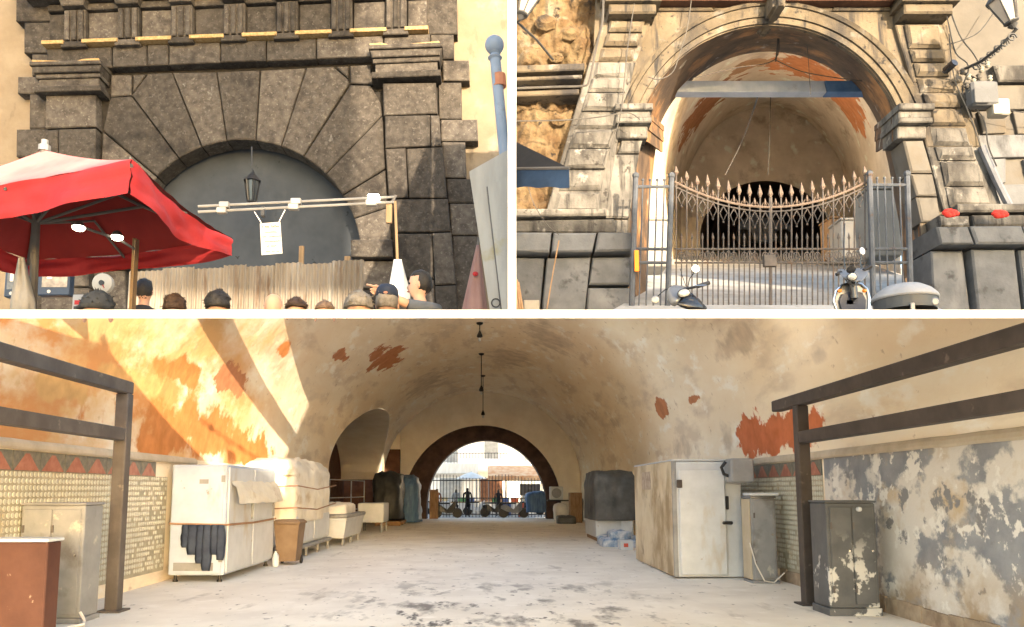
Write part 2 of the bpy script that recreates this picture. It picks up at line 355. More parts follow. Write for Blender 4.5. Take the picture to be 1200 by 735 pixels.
def stain_or_sun(m, px, py, rx, ry, color, hard=.10, amp=1.5, hitf=None):      # uneven patch at one place of the wall: bare render, and once a painted sun patch
    n, l = m.node_tree.nodes, m.node_tree.links; b = n['Principled BSDF']
    hf = hitf or hit; c, a, e = hf(px, py, 0), hf(px + rx, py, 0), hf(px, py + ry, 0)
    rY = max(abs(a.y - c.y), abs(e.y - c.y), .15); rT = max(V((a.x - c.x, a.z - c.z)).length, V((e.x - c.x, e.z - c.z)).length, .12)
    if 'patch_noise' not in n:
        g_ = n.new('ShaderNodeNewGeometry'); g_.name = 'patch_geo'; t = n.new('ShaderNodeTexNoise'); t.name = 'patch_noise'
        t.inputs['Scale'].default_value = 1.5; t.inputs['Detail'].default_value = 9; t.inputs['Roughness'].default_value = .62; l.new(g_.outputs['Position'], t.inputs['Vector'])
    p = n['patch_geo'].outputs['Position']; t = n['patch_noise']
    sb = n.new('ShaderNodeVectorMath'); sb.operation = 'SUBTRACT'; sb.inputs[1].default_value = c; l.new(p, sb.inputs[0])
    ml = n.new('ShaderNodeVectorMath'); ml.operation = 'MULTIPLY'; ml.inputs[1].default_value = (1 / rT, 1 / rY, 1 / rT); l.new(sb.outputs[0], ml.inputs[0])
    ln_ = n.new('ShaderNodeVectorMath'); ln_.operation = 'LENGTH'; l.new(ml.outputs[0], ln_.inputs[0])
    ma = n.new('ShaderNodeMath'); ma.operation = 'MULTIPLY_ADD'; ma.inputs[1].default_value = amp * 2; l.new(t.outputs['Fac'], ma.inputs[0]); l.new(ln_.outputs['Value'], ma.inputs[2])
    mr = n.new('ShaderNodeMapRange'); mr.inputs[1].default_value = 1 + amp; mr.inputs[2].default_value = 1 + amp - hard; l.new(ma.outputs[0], mr.inputs[0])
    old = b.inputs['Base Color'].links[0].from_socket; mx = n.new('ShaderNodeMix'); mx.data_type = 'RGBA'
    t3 = n.new('ShaderNodeTexNoise'); t3.inputs['Scale'].default_value = 3.5; t3.inputs['Detail'].default_value = 8; l.new(p, t3.inputs['Vector'])
    rp = n.new('ShaderNodeValToRGB'); rp.color_ramp.elements[0].position = .35; rp.color_ramp.elements[1].position = .68
    rp.color_ramp.elements[0].color = (*[q * .88 for q in color], 1); rp.color_ramp.elements[1].color = (*[min(.9, q * 1.12 + .01) for q in color], 1); l.new(t3.outputs['Fac'], rp.inputs[0])
    l.new(mr.outputs[0], mx.inputs[0]); l.new(old, mx.inputs[6]); l.new(rp.outputs[0], mx.inputs[7]); l.new(mx.outputs[2], b.inputs['Base Color'])
OR, RD, GR, VR, YL = (.56, .215, .06), (.48, .20, .09), (.64, .54, .41), (.54, .16, .06), (.64, .37, .14)
for q in [(452, 419, 24, 14, RD), (401, 419, 12, 8, RD), (272, 444, 20, 20, RD), (332, 408, 10, 13, OR), (206, 432, 30, 18, OR), (240, 505, 70, 30, OR), (290, 528, 40, 18, OR), (180, 520, 34, 18, OR), (150, 446, 40, 20, YL), (60, 450, 50, 22, YL),
          (908, 506, 26, 30, VR), (937, 503, 30, 28, VR), (878, 510, 18, 28, VR), (853, 511, 9, 19, GR), (802, 524, 20, 14, GR), (775, 479, 10, 12, RD), (813, 468, 8, 5, RD), (720, 497, 7, 9, GR), (961, 417, 11, 6, GR), (868, 398, 44, 20, GR), (600, 420, 34, 10, GR), (500, 450, 30, 10, GR), (640, 395, 40, 9, GR)]:
    stain_or_sun(vault_pl, *q, hard=.5 if q[4] is GR else (.3 if q[4] is YL or q[4] is OR else .12))
# ================================================================== added white slab and wall standing for the strips between the three views
white = mat('white_render', (.84, .84, .83), (.88, .88, .87), scale=2, rough=.8, bump=.1)
slab_top = mat('dark_slab_top', (.06, .058, .055), (.10, .097, .092), scale=3, rough=.9)  # dark top added so the slab throws no light upwards
def wedge(name, q0, q1, Ya, Yb, label):                  # slab seen edge-on, thin at the front, following the lines of sight
    g = G(); a = [P(*q0[0], Ya), P(*q0[1], Ya), P(*q0[2], Ya), P(*q0[3], Ya)]; b = [P(*q, Yb) for q in q1]
    g.loft([a, b])
    if Ya < 12 and name == 'divider_slab': g.mi[0] = 1
    return obj(name, g, [white, slab_top], kind='structure', label=label)
def rows(x0, x1, y0, y1): return [(x0, y0), (x1, y0), (x1, y1), (x0, y1)]
wedge('divider_slab', rows(-420, 601, 363.2, 372.8), rows(-420, 601, 364.0, 372.0), 5.0, 6.7, 'thin white divider slab below the umbrella and the crowd')
wedge('divider_slab', rows(600, 1560, 363.2, 372.8), rows(600, 1560, 364.5, 371.5), 5.0, 10.6, 'thin white divider slab below the scooters and the bin')
wedge('divider_wall', rows(595.2, 604.8, -40, 363.1), rows(596.5, 603.5, -40, 363.1), 5.0, 13.8, 'thin white divider wall standing between the two gateways')
g = G(); a = [P(x, y, Yq) for Yq in (13.1, 14.2) for x, y in rows(-80, 597, 365.5, 371.0)]
g.loft([a[:4], a[4:]]); obj('shadow_beam', g, mat('shadow_beam_paint', (.18, .17, .16), (.24, .23, .22), rough=.7), kind='structure')  # unseen beam added to cast the slanting shadow band on the left wall

# ================================================================== dark stone gateway (upper left picture)
YA = 19.5
T_ = lambda x, v: v - .039 * (x - 60)
lava = mat('lava_stone', (0.02745, 0.02392, 0.02089), (0.05806, 0.05121, 0.04476), scale=5, detail=10, rough=.95, bump=.7, bscale=22, bdist=.02, rnd=.38, spec=.2,
           layers=[((0.08235, 0.07457, 0.06683), 14, .56, .68, None), ((0.01583, 0.01392, 0.01312), 1.1, .56, .70, None), ((0.1161, 0.1114, 0.1074), 3.2, .68, .74, (1, 1, .5))])
joint_m = mat('dark_joint', (.014,.0125,.0115), (.022,.020,.018), scale=6, rough=1, bump=.2)
ledge_ochre = mat('ochre_ledge', (0.204, 0.1275, 0.051), (0.306, 0.221, 0.1105), scale=14, rough=1, bump=.6, bscale=30)  # yellower than the stone around it
infill = mat('grey_infill_render', (0.02187, 0.02713, 0.03519), (0.03024, 0.03665, 0.04692), scale=1.5, rough=.9, bump=.3, bscale=6, layers=[((0.007659, 0.008728, 0.01068), 3.4, .66, .70, None), ((0.03827, 0.04548, 0.05554), .8, .60, .75, (1, 1, .4))])
beige = mat('beige_wall_render', (0.1272, 0.09856, 0.06676), (0.1653, 0.1335, 0.09539), scale=1.2, rough=.9, bump=.35, bscale=6, layers=[((0.08897, 0.07121, 0.05086), 2, .60, .70, (1, 1, .4)), ((0.1907, 0.1589, 0.1208), 1.1, .57, .68, None)])
ACX, ACY, AR = 286, 303, 137
gate_a = thing('stone_gateway', 'dark volcanic stone gateway with fan of wedge stones above grey blind arch', 'gateway', P(290, 362, YA))
def arc_pts(p, q, n=4, r=AR):                            # along the arch edge from p to q
    a0 = math.atan2(ACY - p[1], p[0] - ACX); a1 = math.atan2(ACY - q[1], q[0] - ACX)
    return [(ACX + r * math.cos(a0 + (a1 - a0) * i / n), ACY - r * math.sin(a0 + (a1 - a0) * i / n)) for i in range(n + 1)]
def stone(name, pts, proud=.12, joint=.015, cham=.026, jit=.012, m=lava, Y=YA, par=gate_a, back=.5):
    return obj(name, slab_px(G(), pts, Y, proud, back=back, joint=joint, cham=cham, jit=jit), m, parent=par)
# backing with the arch opening (dark mortar showing in the joints)
ar = [(ACX + (AR + 3) * math.cos(math.pi * i / 40), ACY - (AR + 3) * math.sin(math.pi * i / 40)) for i in range(41)]
ob = [(560, 390)] + [(560, -50)] * 0
g = G(); top = [(ACX + (AR + 3) * math.cos(math.pi * i / 40) * 1.0, -30) for i in range(41)]
pts_o = [(560, 390)] + [(500 - (500 - 60) * i / 40, -30) for i in range(41)] + [(20, 390)]
pts_i = [(ACX + AR + 3, 390)] + ar + [(ACX - AR - 3, 390)]
nn = len(pts_o)
for y in (YA + .06,):
    g.add([P(*p, y) for p in pts_i] + [P(*p, y) for p in pts_o], [(i, i + 1, nn + i + 1, nn + i) for i in range(nn - 1)])
g.add([P(*p, YA + .06) for p in pts_i] + [P(*p, YA + .06) + V((0, .9, 0)) for p in pts_i], [(i, i + 1, nn + i + 1, nn + i) for i in range(nn - 1)])
obj('mortar_backing', g, joint_m, parent=gate_a)
obj('infill_panel', G().add([P(x, y, YA + .62) for x, y in ((110, 390), (460, 390), (460, 130), (110, 130))], [(0, 1, 2, 3)]), infill, parent=gate_a)
def vs(outer, p, q): return outer + arc_pts(p, q)
VOUS = [
    vs([(156, 114), (175, 88.5), (203, 87)], (237, 172), (209, 184)), vs([(203, 87), (255, 86)], (266, 160), (237, 172)),
    vs([(255, 86), (306, 84)], (301, 165), (266, 160)), vs([(306, 84), (360, 81)], (331, 171), (301, 165)),
    vs([(360, 81), (391, 79.5), (409, 95), (410, 100)], (359, 181), (331, 171)), vs([(411, 101), (435, 102), (447, 122), (449, 137)], (384, 204), (359, 181)),
    vs([(449, 137), (453, 199)], (404, 229), (384, 204)), vs([(453, 199), (456, 244)], (416, 257), (404, 229)), vs([(456, 244), (460, 284)], (422, 284), (416, 257)),
    vs([(122, 155), (131, 116), (156, 114.5)], (209, 184), (186, 209)), vs([(119, 205), (122, 155)], (186, 209), (168, 234)),
    vs([(118, 250), (119, 205)], (168, 234), (156, 262)), vs([(118, 296), (118, 250)], (156, 262), (150, 296))]
for p in VOUS: stone('voussoir', p, proud=.10, jit=.02)
for p in ([(131, 89.5), (156, 89), (156, 114), (131, 115.5)], [(157, 89), (174, 88.5), (157, 112)], [(393, 79.5), (409, 78.5), (409, 94)], [(410, 78.5), (436, 77), (438, 101), (411, 100)]):
    stone('corner_stone', p, proud=.09)
stone('impost', [(413, 285), (462, 285), (463, 306), (413, 306)], proud=.34); stone('impost', [(112, 297), (168, 296), (168, 317), (112, 318)], proud=.34)
for p in ([(424, 307), (464, 307), (466, 340), (424, 340)], [(424, 340), (466, 340), (468, 390), (424, 390)], [(112, 319), (150, 318), (150, 390), (112, 390)]): stone('jamb_stone', p, proud=.12)
# pilasters
SH = [[(450, 104), (512, 103), (514, 140), (451, 142)], [(452, 142), (505, 141), (506, 178), (453, 180)], [(505, 141), (516, 141), (518, 177), (506, 178)],
      [(453, 180), (477, 179), (480, 237), (457, 238)], [(477, 179), (520, 177), (525, 237), (480, 237)], [(461, 238), (526, 237), (529, 276), (464, 277)],
      [(464, 277), (507, 277), (510, 330), (466, 331)], [(507, 277), (530, 276), (535, 337), (510, 338)], [(468, 331), (510, 331), (512, 390), (469, 390)], [(510, 338), (535, 337), (540, 390), (512, 390)],
      [(60, 118), (119, 117), (120, 155), (60, 157)], [(60, 158), (75, 157), (75, 200), (59, 200)], [(75, 157), (119, 156), (119, 200), (75, 200)], [(58, 200), (118, 200), (117, 245), (57, 246)],
      [(57, 246), (90, 246), (90, 300), (56, 300)], [(90, 246), (117, 246), (117, 300), (90, 300)], [(56, 300), (111, 299), (111, 340), (55, 340)], [(55, 340), (111, 340), (111, 390), (54, 390)]]
for p in SH: stone('pilaster_block', p, proud=.30, jit=.025)
def capital(x0, x1, y0, y1, sl):                         # stepped, moulded capital
    steps = [(0, 0, .13, .62), (.01, .14, .36, .56), (.045, .36, .50, .48), (.075, .50, .80, .42), (.03, .80, 1.0, .50)]
    w = x1 - x0; h = y1 - y0; c = None
    for k, (e, a, b, pr) in enumerate(steps):
        pts = [(x0 + e * w, y0 + a * h), (x1 - e * w, y0 + a * h + sl), (x1 - (e + (.03 if k == 1 else 0)) * w, y0 + b * h + sl), (x0 + (e + (.03 if k == 1 else 0)) * w, y0 + b * h)]
        o = stone('capital' if c is None else 'capital_moulding', pts, proud=pr, joint=0, cham=.02, jit=0, par=c or gate_a); c = c or o
    return c
c1 = capital(50, 131, 87, 119, -2); c2 = capital(436, 520, 68, 103, -3)
# frieze: architrave course, ledge, triglyphs and metopes, cornice
xs = [60, 136, 177, 202, 262, 315, 373, 451, 505]
for a, b in zip(xs, xs[1:]): stone('architrave_stone', [(a, T_(a, 63)), (b, T_(b, 63)), (b, T_(b, 88)), (a, T_(a, 88))], proud=.26)
TRI = [82, 144, 205.5, 266, 327, 390, 453]
for i, x in enumerate(TRI):
    w = 25.0
    t = stone('triglyph', [(x, T_(x, 20)), (x + w, T_(x + w, 20)), (x + w, T_(x + w, 59)), (x, T_(x, 59))], proud=.30, joint=.01, cham=.015, jit=.01)
    for k in range(3):                                    # three raised bars leave two grooves
        a = x + 1.6 + k * 8; stone('triglyph_bar', [(a, T_(a, 23)), (a + 5.4, T_(a + 5.4, 23)), (a + 5.4, T_(a + 5.4, 57)), (a, T_(a, 57))], proud=.37, joint=0, cham=.02, jit=0, par=t)
    stone('triglyph_cap', [(x - 3, T_(x, 11)), (x + w + 3, T_(x + w, 11)), (x + w, T_(x + w, 19.5)), (x, T_(x, 19.5))], proud=.46, joint=.0, cham=.03, jit=0, par=t)
    stone('triglyph_foot', [(x - 2, T_(x, 59.5)), (x + w + 2, T_(x + w, 59.5)), (x + w + 2, T_(x + w, 66)), (x - 2, T_(x, 66))], proud=.40, joint=0, cham=.02, jit=0, par=t)
ed = [61] + [v for x in TRI for v in (x, x + 25)] + [501]
for a, b in zip(ed[::2], ed[1::2]):
    stone('metope', [(a, T_(a, 21)), (b, T_(b, 21)), (b, T_(b, 58)), (a, T_(a, 58))], proud=.16, joint=.015, cham=.02)
    stone('metope_band', [(a, T_(a, 12)), (b, T_(b, 12)), (b, T_(b, 20)), (a, T_(a, 20))], proud=.24, joint=.01, cham=.02)
    o = stone('ledge', [(a - 2, T_(a, 58.5)), (b + 2, T_(b, 58.5)), (b + 2, T_(b, 62.6)), (a - 2, T_(a, 62.6))], proud=.44, joint=0, cham=.01, jit=0, m=ledge_ochre)
stone('ledge', [(437, 66), (450, 65), (462, 68), (516, 63), (519, 68.5), (437, 70.5)], proud=.60, joint=0, cham=.01, jit=0, m=ledge_ochre)
stone('ledge', [(52, 84), (100, 86), (110, 83), (128, 82), (128, 87), (52, 88)], proud=.58, joint=0, cham=.01, jit=0, m=ledge_ochre)
for k, (a, b, pr) in enumerate(((10.5, 4, .60), (4, -8, .85), (-8, -28, 1.0))):
    for a0, a1 in zip((40, 200, 360), (200, 360, 512)):
        stone('cornice_stone', [(a0, T_(a0, a)), (a1, T_(a1, a)), (a1, T_(a1, b)), (a0, T_(a0, b))], proud=pr, joint=.012, cham=.03, jit=.01)
# toothed quoins
QL = [(20, 62, -10, 27), (29, 62, 27, 64), (38, 60, 64, 90), (21, 60, 90, 111), (35, 60, 111, 152), (20, 60, 152, 185), (34, 58, 185, 226), (20, 57, 226, 262), (33, 56, 262, 304), (20, 55, 304, 390)]
for a, b, c, d in QL: stone('quoin', [(a, c), (b, c), (b, d), (a, d)], proud=.06, jit=.02)
QR = [(497, 536, -10, 42), (504, 532, 42, 71), (518, 550, 71, 96), (513, 541, 97, 141), (516, 560, 141, 167), (518, 546, 167, 210), (523, 557, 210, 239), (527, 559, 239, 277), (530, 561, 277, 390)]
for a, b, c, d in QR: stone('quoin', [(a, c), (b, c), (b + 1, d), (a + 1, d)], proud=.06, jit=.02)
obj('plaster_wall', G().prism([P(x, y, YA + .3) for x, y in ((-330, 390), (52, 390), (52, -40), (-330, -40))], (0, .4, 0)), beige, label='beige plastered wall beside the toothed stones, left of the dark gateway', cat='wall')
obj('plaster_wall', G().prism([P(x, y, YA + .3) for x, y in ((505, 390), (640, 390), (640, -40), (485, -40))], (0, .4, 0)), beige, label='sandy plastered wall behind the blue post, right of the dark gateway', cat='wall')
# ================================================================== ochre gateway with the iron gate (upper right picture)
YB = 14.0
AXD = ray(897, 262); AXD = AXD / AXD.y
def AX(p, Y): return p + AXD * (Y - p.y)
ochre = mat('weathered_ochre_stone', (0.07662, 0.06059, 0.04064), (0.1201, 0.09754, 0.06967), scale=1.8, detail=9, rough=.95, bump=.7, bscale=9, bdist=.03, rnd=.16,
            layers=[((0.03065, 0.02792, 0.02729), 1.1, .48, .66, (1, 1, .45)), ((0.1481, 0.1344, 0.1161), 2.4, .58, .68, None), ((0.02298, 0.02107, 0.0209), 6, .60, .68, None), ((0.0266, 0.0245, 0.02376), 2.2, .54, .66, (2.2, 2.2, .25))])
greyst = mat('sooty_pale_stone', (0.0847, 0.07865, 0.07139), (0.1513, 0.1422, 0.1271), scale=1.6, detail=9, rough=.95, bump=.7, bscale=10, bdist=.03, rnd=.22,
             layers=[((0.03025, 0.02783, 0.02602), 1.3, .47, .64, (1, 1, .45)), ((0.1997, 0.1876, 0.1694), 3, .60, .68, None), ((0.03025, 0.02723, 0.0242), 7, .60, .68, None), ((.03, .028, .026), 2.4, .53, .65, (2.2, 2.2, .25))])
bluest = mat('grey_blue_tint', (0.08228, 0.08437, 0.08853), (0.1193, 0.1214, 0.1275), scale=1.4, rough=.95, bump=.5, bscale=8, layers=[((0.03291, 0.03291, 0.03497), 1.6, .58, .70, (1, 1, .4))])  # bluish shade of the lower right wall put into the colour
basalt = mat('dark_podium_stone', (0.066, 0.06864, 0.07304), (0.11, 0.1126, 0.1188), scale=2, detail=9, rough=.85, bump=.5, bscale=9, rnd=.18, layers=[((0.1408, 0.1408, 0.1452), 1.2, .64, .73, (1, 1, .25)), ((0.0396, 0.0396, 0.04224), 3, .6, .7, None)])
rubble = mat('crumbling_rubble', (0.08882, 0.05376, 0.02571), (0.1496, 0.1099, 0.06077), scale=2.2, detail=10, rough=1, bump=1, bscale=5, bdist=.12,
             layers=[((0.02805, 0.02337, 0.0201), 1.5, .57, .66, None), ((0.1683, 0.1449, 0.1075), 1.0, .60, .68, None), ((0.02337, 0.0187, 0.01636), 5, .62, .68, None)])
paleplast = mat('pale_cracked_plaster', (0.07241, 0.06582, 0.0576), (0.102, 0.09381, 0.08228), scale=.9, detail=9, rough=.95, bump=.4, bscale=6, layers=[((0.04279, 0.03949, 0.0362), 1.2, .58, .70, (1, 1, .4)), ((0.08228, 0.06253, 0.03949), .7, .55, .72, None)])
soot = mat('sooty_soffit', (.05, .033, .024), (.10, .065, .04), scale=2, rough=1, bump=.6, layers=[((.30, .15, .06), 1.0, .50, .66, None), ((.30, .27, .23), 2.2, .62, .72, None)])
bvault = mat('inner_vault_plaster', (0.527, 0.4708, 0.4028), (0.6916, 0.6278, 0.5466), scale=1.0, detail=9, rough=.9, bump=.7, bscale=2.5, bdist=.08, stretch=(1, .4, 1), layers=[((0.3624, 0.3051, 0.2494), 1.1, .54, .68, (1, .3, 1)), ((0.7225, 0.765, 0.6905), 1.6, .58, .68, (1, .4, 1))])
wood = mat('weathered_wood', (.22, .13, .065), (.33, .21, .12), scale=3, rough=.85, bump=.4, stretch=(6, 6, 1))
BCX, BCY, BR = 902, 190, 160
gate_b = thing('ochre_gateway', 'weathered ochre stone archway with banded pilasters around the iron gate', 'gateway', P(902, 362, YB))
def bst(name, pts, proud=.12, joint=.015, cham=.03, jit=.015, m=ochre, par=gate_b, Y=YB, back=.4): return stone(name, pts, proud, joint, cham, jit, m, Y, par, back)
a0 = math.asin(57 / 160)
arcB = [(BCX + BR * math.cos(a0 + (math.pi - 2 * a0) * i / 36), BCY - BR * math.sin(a0 + (math.pi - 2 * a0) * i / 36)) for i in range(37)]
pin = [(1090, 390), (1078, 260), (1063, 180)] + arcB + [(746, 180), (738, 260), (735, 390)]
pout = [(1140, 390), (1130, 260), (1120, 180)] + [(1110 - 410 * i / 36, -40) for i in range(37)] + [(690, 180), (670, 260), (650, 390)]
nb = len(pin)
quads = [(i, i + 1, nb + i + 1, nb + i) for i in range(nb - 1)]
obj('spandrel', G().add([P(*p, YB) for p in pin] + [P(*p, YB) for p in pout], quads), ochre, parent=gate_b)
obj('soffit', G().add([P(*p, YB) for p in pin] + [AX(P(*p, YB), 16.2) for p in pin], quads), soot, parent=gate_b, smooth=True)
for r0, r1, pr in ((161, 167, .06), (167.5, 178, .12), (178.5, 184, .19), (185, 188, .08)):
    g = G(); rg = []
    for i in range(41):
        t = a0 * .98 + (math.pi - 1.96 * a0) * i / 40
        q = [P(BCX + r * math.cos(t), BCY - r * math.sin(t) * (1.0 if r < 180 else .985), YB) for r in (r0, r1)]
        rg.append([q[0] + V((0, .1, 0)), q[0] - V((0, pr * .8, 0)), q[1] - V((0, pr, 0)), q[1] + V((0, .1, 0))])
    obj('archivolt', g.loft(rg), ochre, parent=gate_b)
key = bst('keystone', [(893, -6), (911, -6), (909, 26), (895, 26)], proud=.5, joint=0); bst('keystone_drop', [(896, 8), (908, 8), (905, 29), (899, 29)], proud=.62, joint=0, par=key)
# jambs and imposts
for pts in ([(717, 182), (749, 182), (737, 258), (706, 258)], [(727, 166), (753, 166), (749, 182), (722, 182)], [(706, 258), (737, 258), (735, 284), (702, 284)]): bst('jamb_stone', pts, proud=.08, m=greyst)
for pts in ([(1055, 166), (1080, 166), (1091, 205), (1064, 205)], [(1064, 205), (1091, 205), (1097, 232), (1071, 232)], [(1071, 232), (1097, 232), (1102, 262), (1078, 262)]): bst('jamb_stone', pts, proud=.08, m=paleplast)
for s_, xa, xb in ((1, 722, 757), (-1, 1047, 1080)):
    c = None
    for k, (y0, y1, e, pr) in enumerate(((131, 138, 4, .34), (138, 146, 2, .26), (146, 152, 3, .3), (152, 166, 0, .16))):
        o = bst('impost' if k == 0 else 'impost_moulding', [(xa - e, y0), (xb + e, y0), (xb + e, y1), (xa - e, y1)], proud=pr, joint=0, cham=.02, jit=0, m=greyst, par=c or gate_b); c = c or o
        # moulding carried round into the passage
        q = [P(xb if s_ > 0 else xa, yy, YB) for yy in (y0, y1)]
        g = G(); w = V((.06 * s_ * (pr / .34), 0, 0))
        g.loft([[q[0] - w * .5, q[0] + w, q[1] + w, q[1] - w * .5], [AX(q[0] - w * .5, 16.1), AX(q[0] + w, 16.1), AX(q[1] + w, 16.1), AX(q[1] - w * .5, 16.1)]])
        obj('impost_moulding', g, soot, parent=c)
# banded pilasters
LB = [(29, 44, 712, 755, 710, 751, 0), (44, 60, 709, 750, 705, 746, 0), (60, 76, 703, 745, 699, 741, 0), (76, 95, 697, 740, 693, 737, 1), (95, 113, 692, 736, 687, 732, 1), (113, 135, 686, 732, 680, 727, 1),
      (135, 155, 679, 726, 672, 722, 1), (155, 178, 672, 721, 664, 715, 1), (178, 202, 664, 714, 659, 709, 1), (202, 227, 659, 708, 653, 704, 1), (227, 253, 652, 704, 646, 702, 1)]
RB = [(33, 62, 1054, 1096, 1060, 1099, 0), (62, 78, 1060, 1099, 1064, 1104, 0), (78, 95, 1065, 1104, 1069, 1109, 0), (95, 113, 1069, 1110, 1074, 1115, 0), (113, 131, 1075, 1116, 1080, 1121, 0), (131, 152, 1080, 1122, 1085, 1128, 0),
      (152, 175, 1085, 1128, 1090, 1134, 1), (175, 192, 1090, 1135, 1095, 1140, 1), (192, 222, 1096, 1141, 1103, 1150, 1), (222, 247, 1103, 1150, 1108, 1158, 1)]
for L in (LB, RB):
    for y0, y1, a, b, c, d, k in L:
        bst('pilaster_block', [(a, y0), (b, y0), (d, y1), (c, y1)], proud=.19, joint=.016, cham=.06, jit=.03, m=greyst if k else ochre)
def strip(name, pts, pr, m): bst(name, pts, proud=pr, joint=0, cham=.02, jit=0, m=m)
strip('pilaster_strip', [(706, 28), (762, 28), (744, 76), (690, 76)], .10, ochre); strip('pilaster_strip', [(690, 76), (744, 76), (726, 150), (668, 150)], .10, greyst); strip('pilaster_strip', [(668, 150), (726, 150), (708, 256), (638, 256)], .10, greyst)
strip('pilaster_strip', [(1046, 32), (1107, 32), (1126, 100), (1066, 100)], .10, ochre); strip('pilaster_strip', [(1066, 100), (1126, 100), (1147, 175), (1083, 175)], .10, ochre); strip('pilaster_strip', [(1083, 175), (1147, 175), (1172, 248), (1103, 248)], .10, greyst)
for x0, x1, w in ((706, 768, -1), (1043, 1107, 1)):
    c = None
    for k, (y0, y1, e, pr) in enumerate(((-12, 3, 7, .75), (3, 10, 3, .62), (10, 15, -1, .52), (15, 19, 1, .50), (19, 30, -4, .40))):
        o = bst('capital' if k == 0 else 'capital_moulding', [(x0 - e, y0), (x1 + e, y0), (x1 + e, y1), (x0 - e, y1)], proud=pr, joint=0, cham=.03, jit=0, par=c or gate_b); c = c or o
for a, b in ((770, 835), (835, 893), (911, 975), (975, 1042)):
    bst('cornice_stone', [(a, -14), (b, -14), (b, 3), (a, 3)], proud=.55, joint=.01); bst('frieze_stone', [(a, 10), (b, 10), (b, 14), (a, 14)], proud=.06, joint=0)
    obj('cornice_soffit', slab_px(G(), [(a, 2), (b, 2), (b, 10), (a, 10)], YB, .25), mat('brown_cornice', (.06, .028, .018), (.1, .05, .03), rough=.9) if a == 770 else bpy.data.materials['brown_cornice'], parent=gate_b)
# podiums
def podium(P0, m=basalt):
    for nm, pts, pr in P0: bst(nm, pts, proud=pr, joint=.02, cham=.03, m=m if nm != 'base_moulding' else greyst)
podium([('base_moulding', [(598, 254), (706, 254), (708, 264), (598, 266)], .5), ('base_moulding', [(598, 267), (716, 265), (722, 283), (598, 283)], .42),
        ('podium_cap', [(598, 284), (645, 284), (642, 308), (598, 308)], .62), ('podium_cap', [(645, 284), (695, 284), (690, 308), (642, 308)], .62), ('podium_cap', [(695, 284), (737, 284), (737, 306), (690, 308)], .62),
        ('podium_block', [(598, 309), (638, 309), (630, 390), (598, 390)], .42), ('podium_block', [(638, 309), (690, 309), (681, 390), (630, 390)], .44), ('podium_block', [(690, 309), (735, 308), (735, 342), (685, 342)], .42), ('podium_block', [(685, 343), (735, 343), (735, 390), (681, 390)], .40)])
podium([('base_moulding', [(1103, 249), (1400, 247), (1400, 258), (1104, 260)], .5), ('base_moulding', [(1083, 261), (1120, 261), (1122, 276), (1085, 276)], .44), ('base_moulding', [(1120, 261), (1400, 259), (1400, 276), (1122, 276)], .46),
        ('podium_cap', [(1074, 277), (1112, 277), (1120, 299), (1080, 299)], .6), ('podium_cap', [(1112, 277), (1172, 277), (1180, 299), (1120, 299)], .62), ('podium_cap', [(1172, 277), (1400, 277), (1400, 299), (1180, 299)], .62),
        ('podium_block', [(1077, 300), (1116, 300), (1128, 390), (1082, 390)], .36), ('podium_block', [(1120, 300), (1172, 300), (1182, 390), (1130, 390)], .44), ('podium_block', [(1174, 300), (1400, 300), (1400, 390), (1184, 390)], .44)])
# walls either side
def rough_sheet(pts, Y, amp, nu=46, nv=60):
    a, b, c, d = pts
    def fn(u, v):
        x = (a[0] * (1 - u) + b[0] * u) * (1 - v) + (d[0] * (1 - u) + c[0] * u) * v; y = (a[1] * (1 - u) + b[1] * u) * (1 - v) + (d[1] * (1 - u) + c[1] * u) * v
        p = P(x, y, Y); return p + V((0, -amp * (nz(p.x * 1.7, p.z * 1.7) + .6 * nz(p.x * 4.5, p.z * 4.5, 4) + .35 * nz(p.x * 10, p.z * 10, 7)), 0))
    return G().grid(fn, nu, nv)
rw = obj('rubble_wall', rough_sheet([(598, 390), (660, 390), (716, -30), (598, -30)], YB + .15, .26, 70, 110), rubble, smooth='all', label='crumbling tan rubble wall left of the ochre archway', cat='wall')
for y0, y1, pr in ((84, 92, .22), (100, 104, .30), (112, 118, .16)): obj('string_course', slab_px(G(), [(598, y0), (700 - y0 * .2, y0 - 3), (700 - y0 * .2, y1 - 3), (598, y1)], YB, pr, cham=.02), ochre, parent=rw)
for k, (cx_, cy_, r) in enumerate(((652, 66, 9), (628, 58, 10), (668, 40, 12), (640, 25, 14), (655, 140, 10))):
    pts = [(cx_ + r * (1 + .35 * nz(k * 3, i)) * math.cos(i * .785), cy_ + r * .7 * (1 + .35 * nz(k * 5, i)) * math.sin(i * .785)) for i in range(8)]
    obj('rubble_stone', slab_px(G(), pts, YB + .06, .05 + .03 * (k % 3), cham=.09), rubble, parent=rw)
pw = obj('cracked_wall', rough_sheet([(1082, 390), (1420, 390), (1420, -40), (1082, -40)], YB + .16, .03), paleplast, smooth='all', label='pale cracked plaster wall behind the street lamp, right of the archway', cat='wall')
obj('string_course', slab_px(G(), [(1160, 80), (1400, 78), (1400, 100), (1166, 99)], YB + .1, .12, cham=.03), greyst, parent=pw)
for k, (y0, y1) in enumerate(((101, 130), (131, 158), (159, 186), (187, 216), (217, 246))):
    for a, b in (((1138, 1178), (1179, 1262)) if k % 2 else ((1132, 1205), (1206, 1262))):
        obj('wall_slab', slab_px(G(), [(a + (y0 - 101) * .22, y0), (b, y0 - 1), (b, y1 - 1), (a + (y1 - 101) * .22, y1)], YB + .12, .03, joint=.008, cham=.01), bluest if k > 1 else paleplast, parent=pw)
obj('corner_pipe', G().tube([P(1150, 172, YB - .2), P(1168, 212, YB - .2), P(1190, 256, YB - .2)], .07, 8), mat('lead_pipe', (.08, .085, .1), (.12, .125, .14), rough=.6), parent=pw)

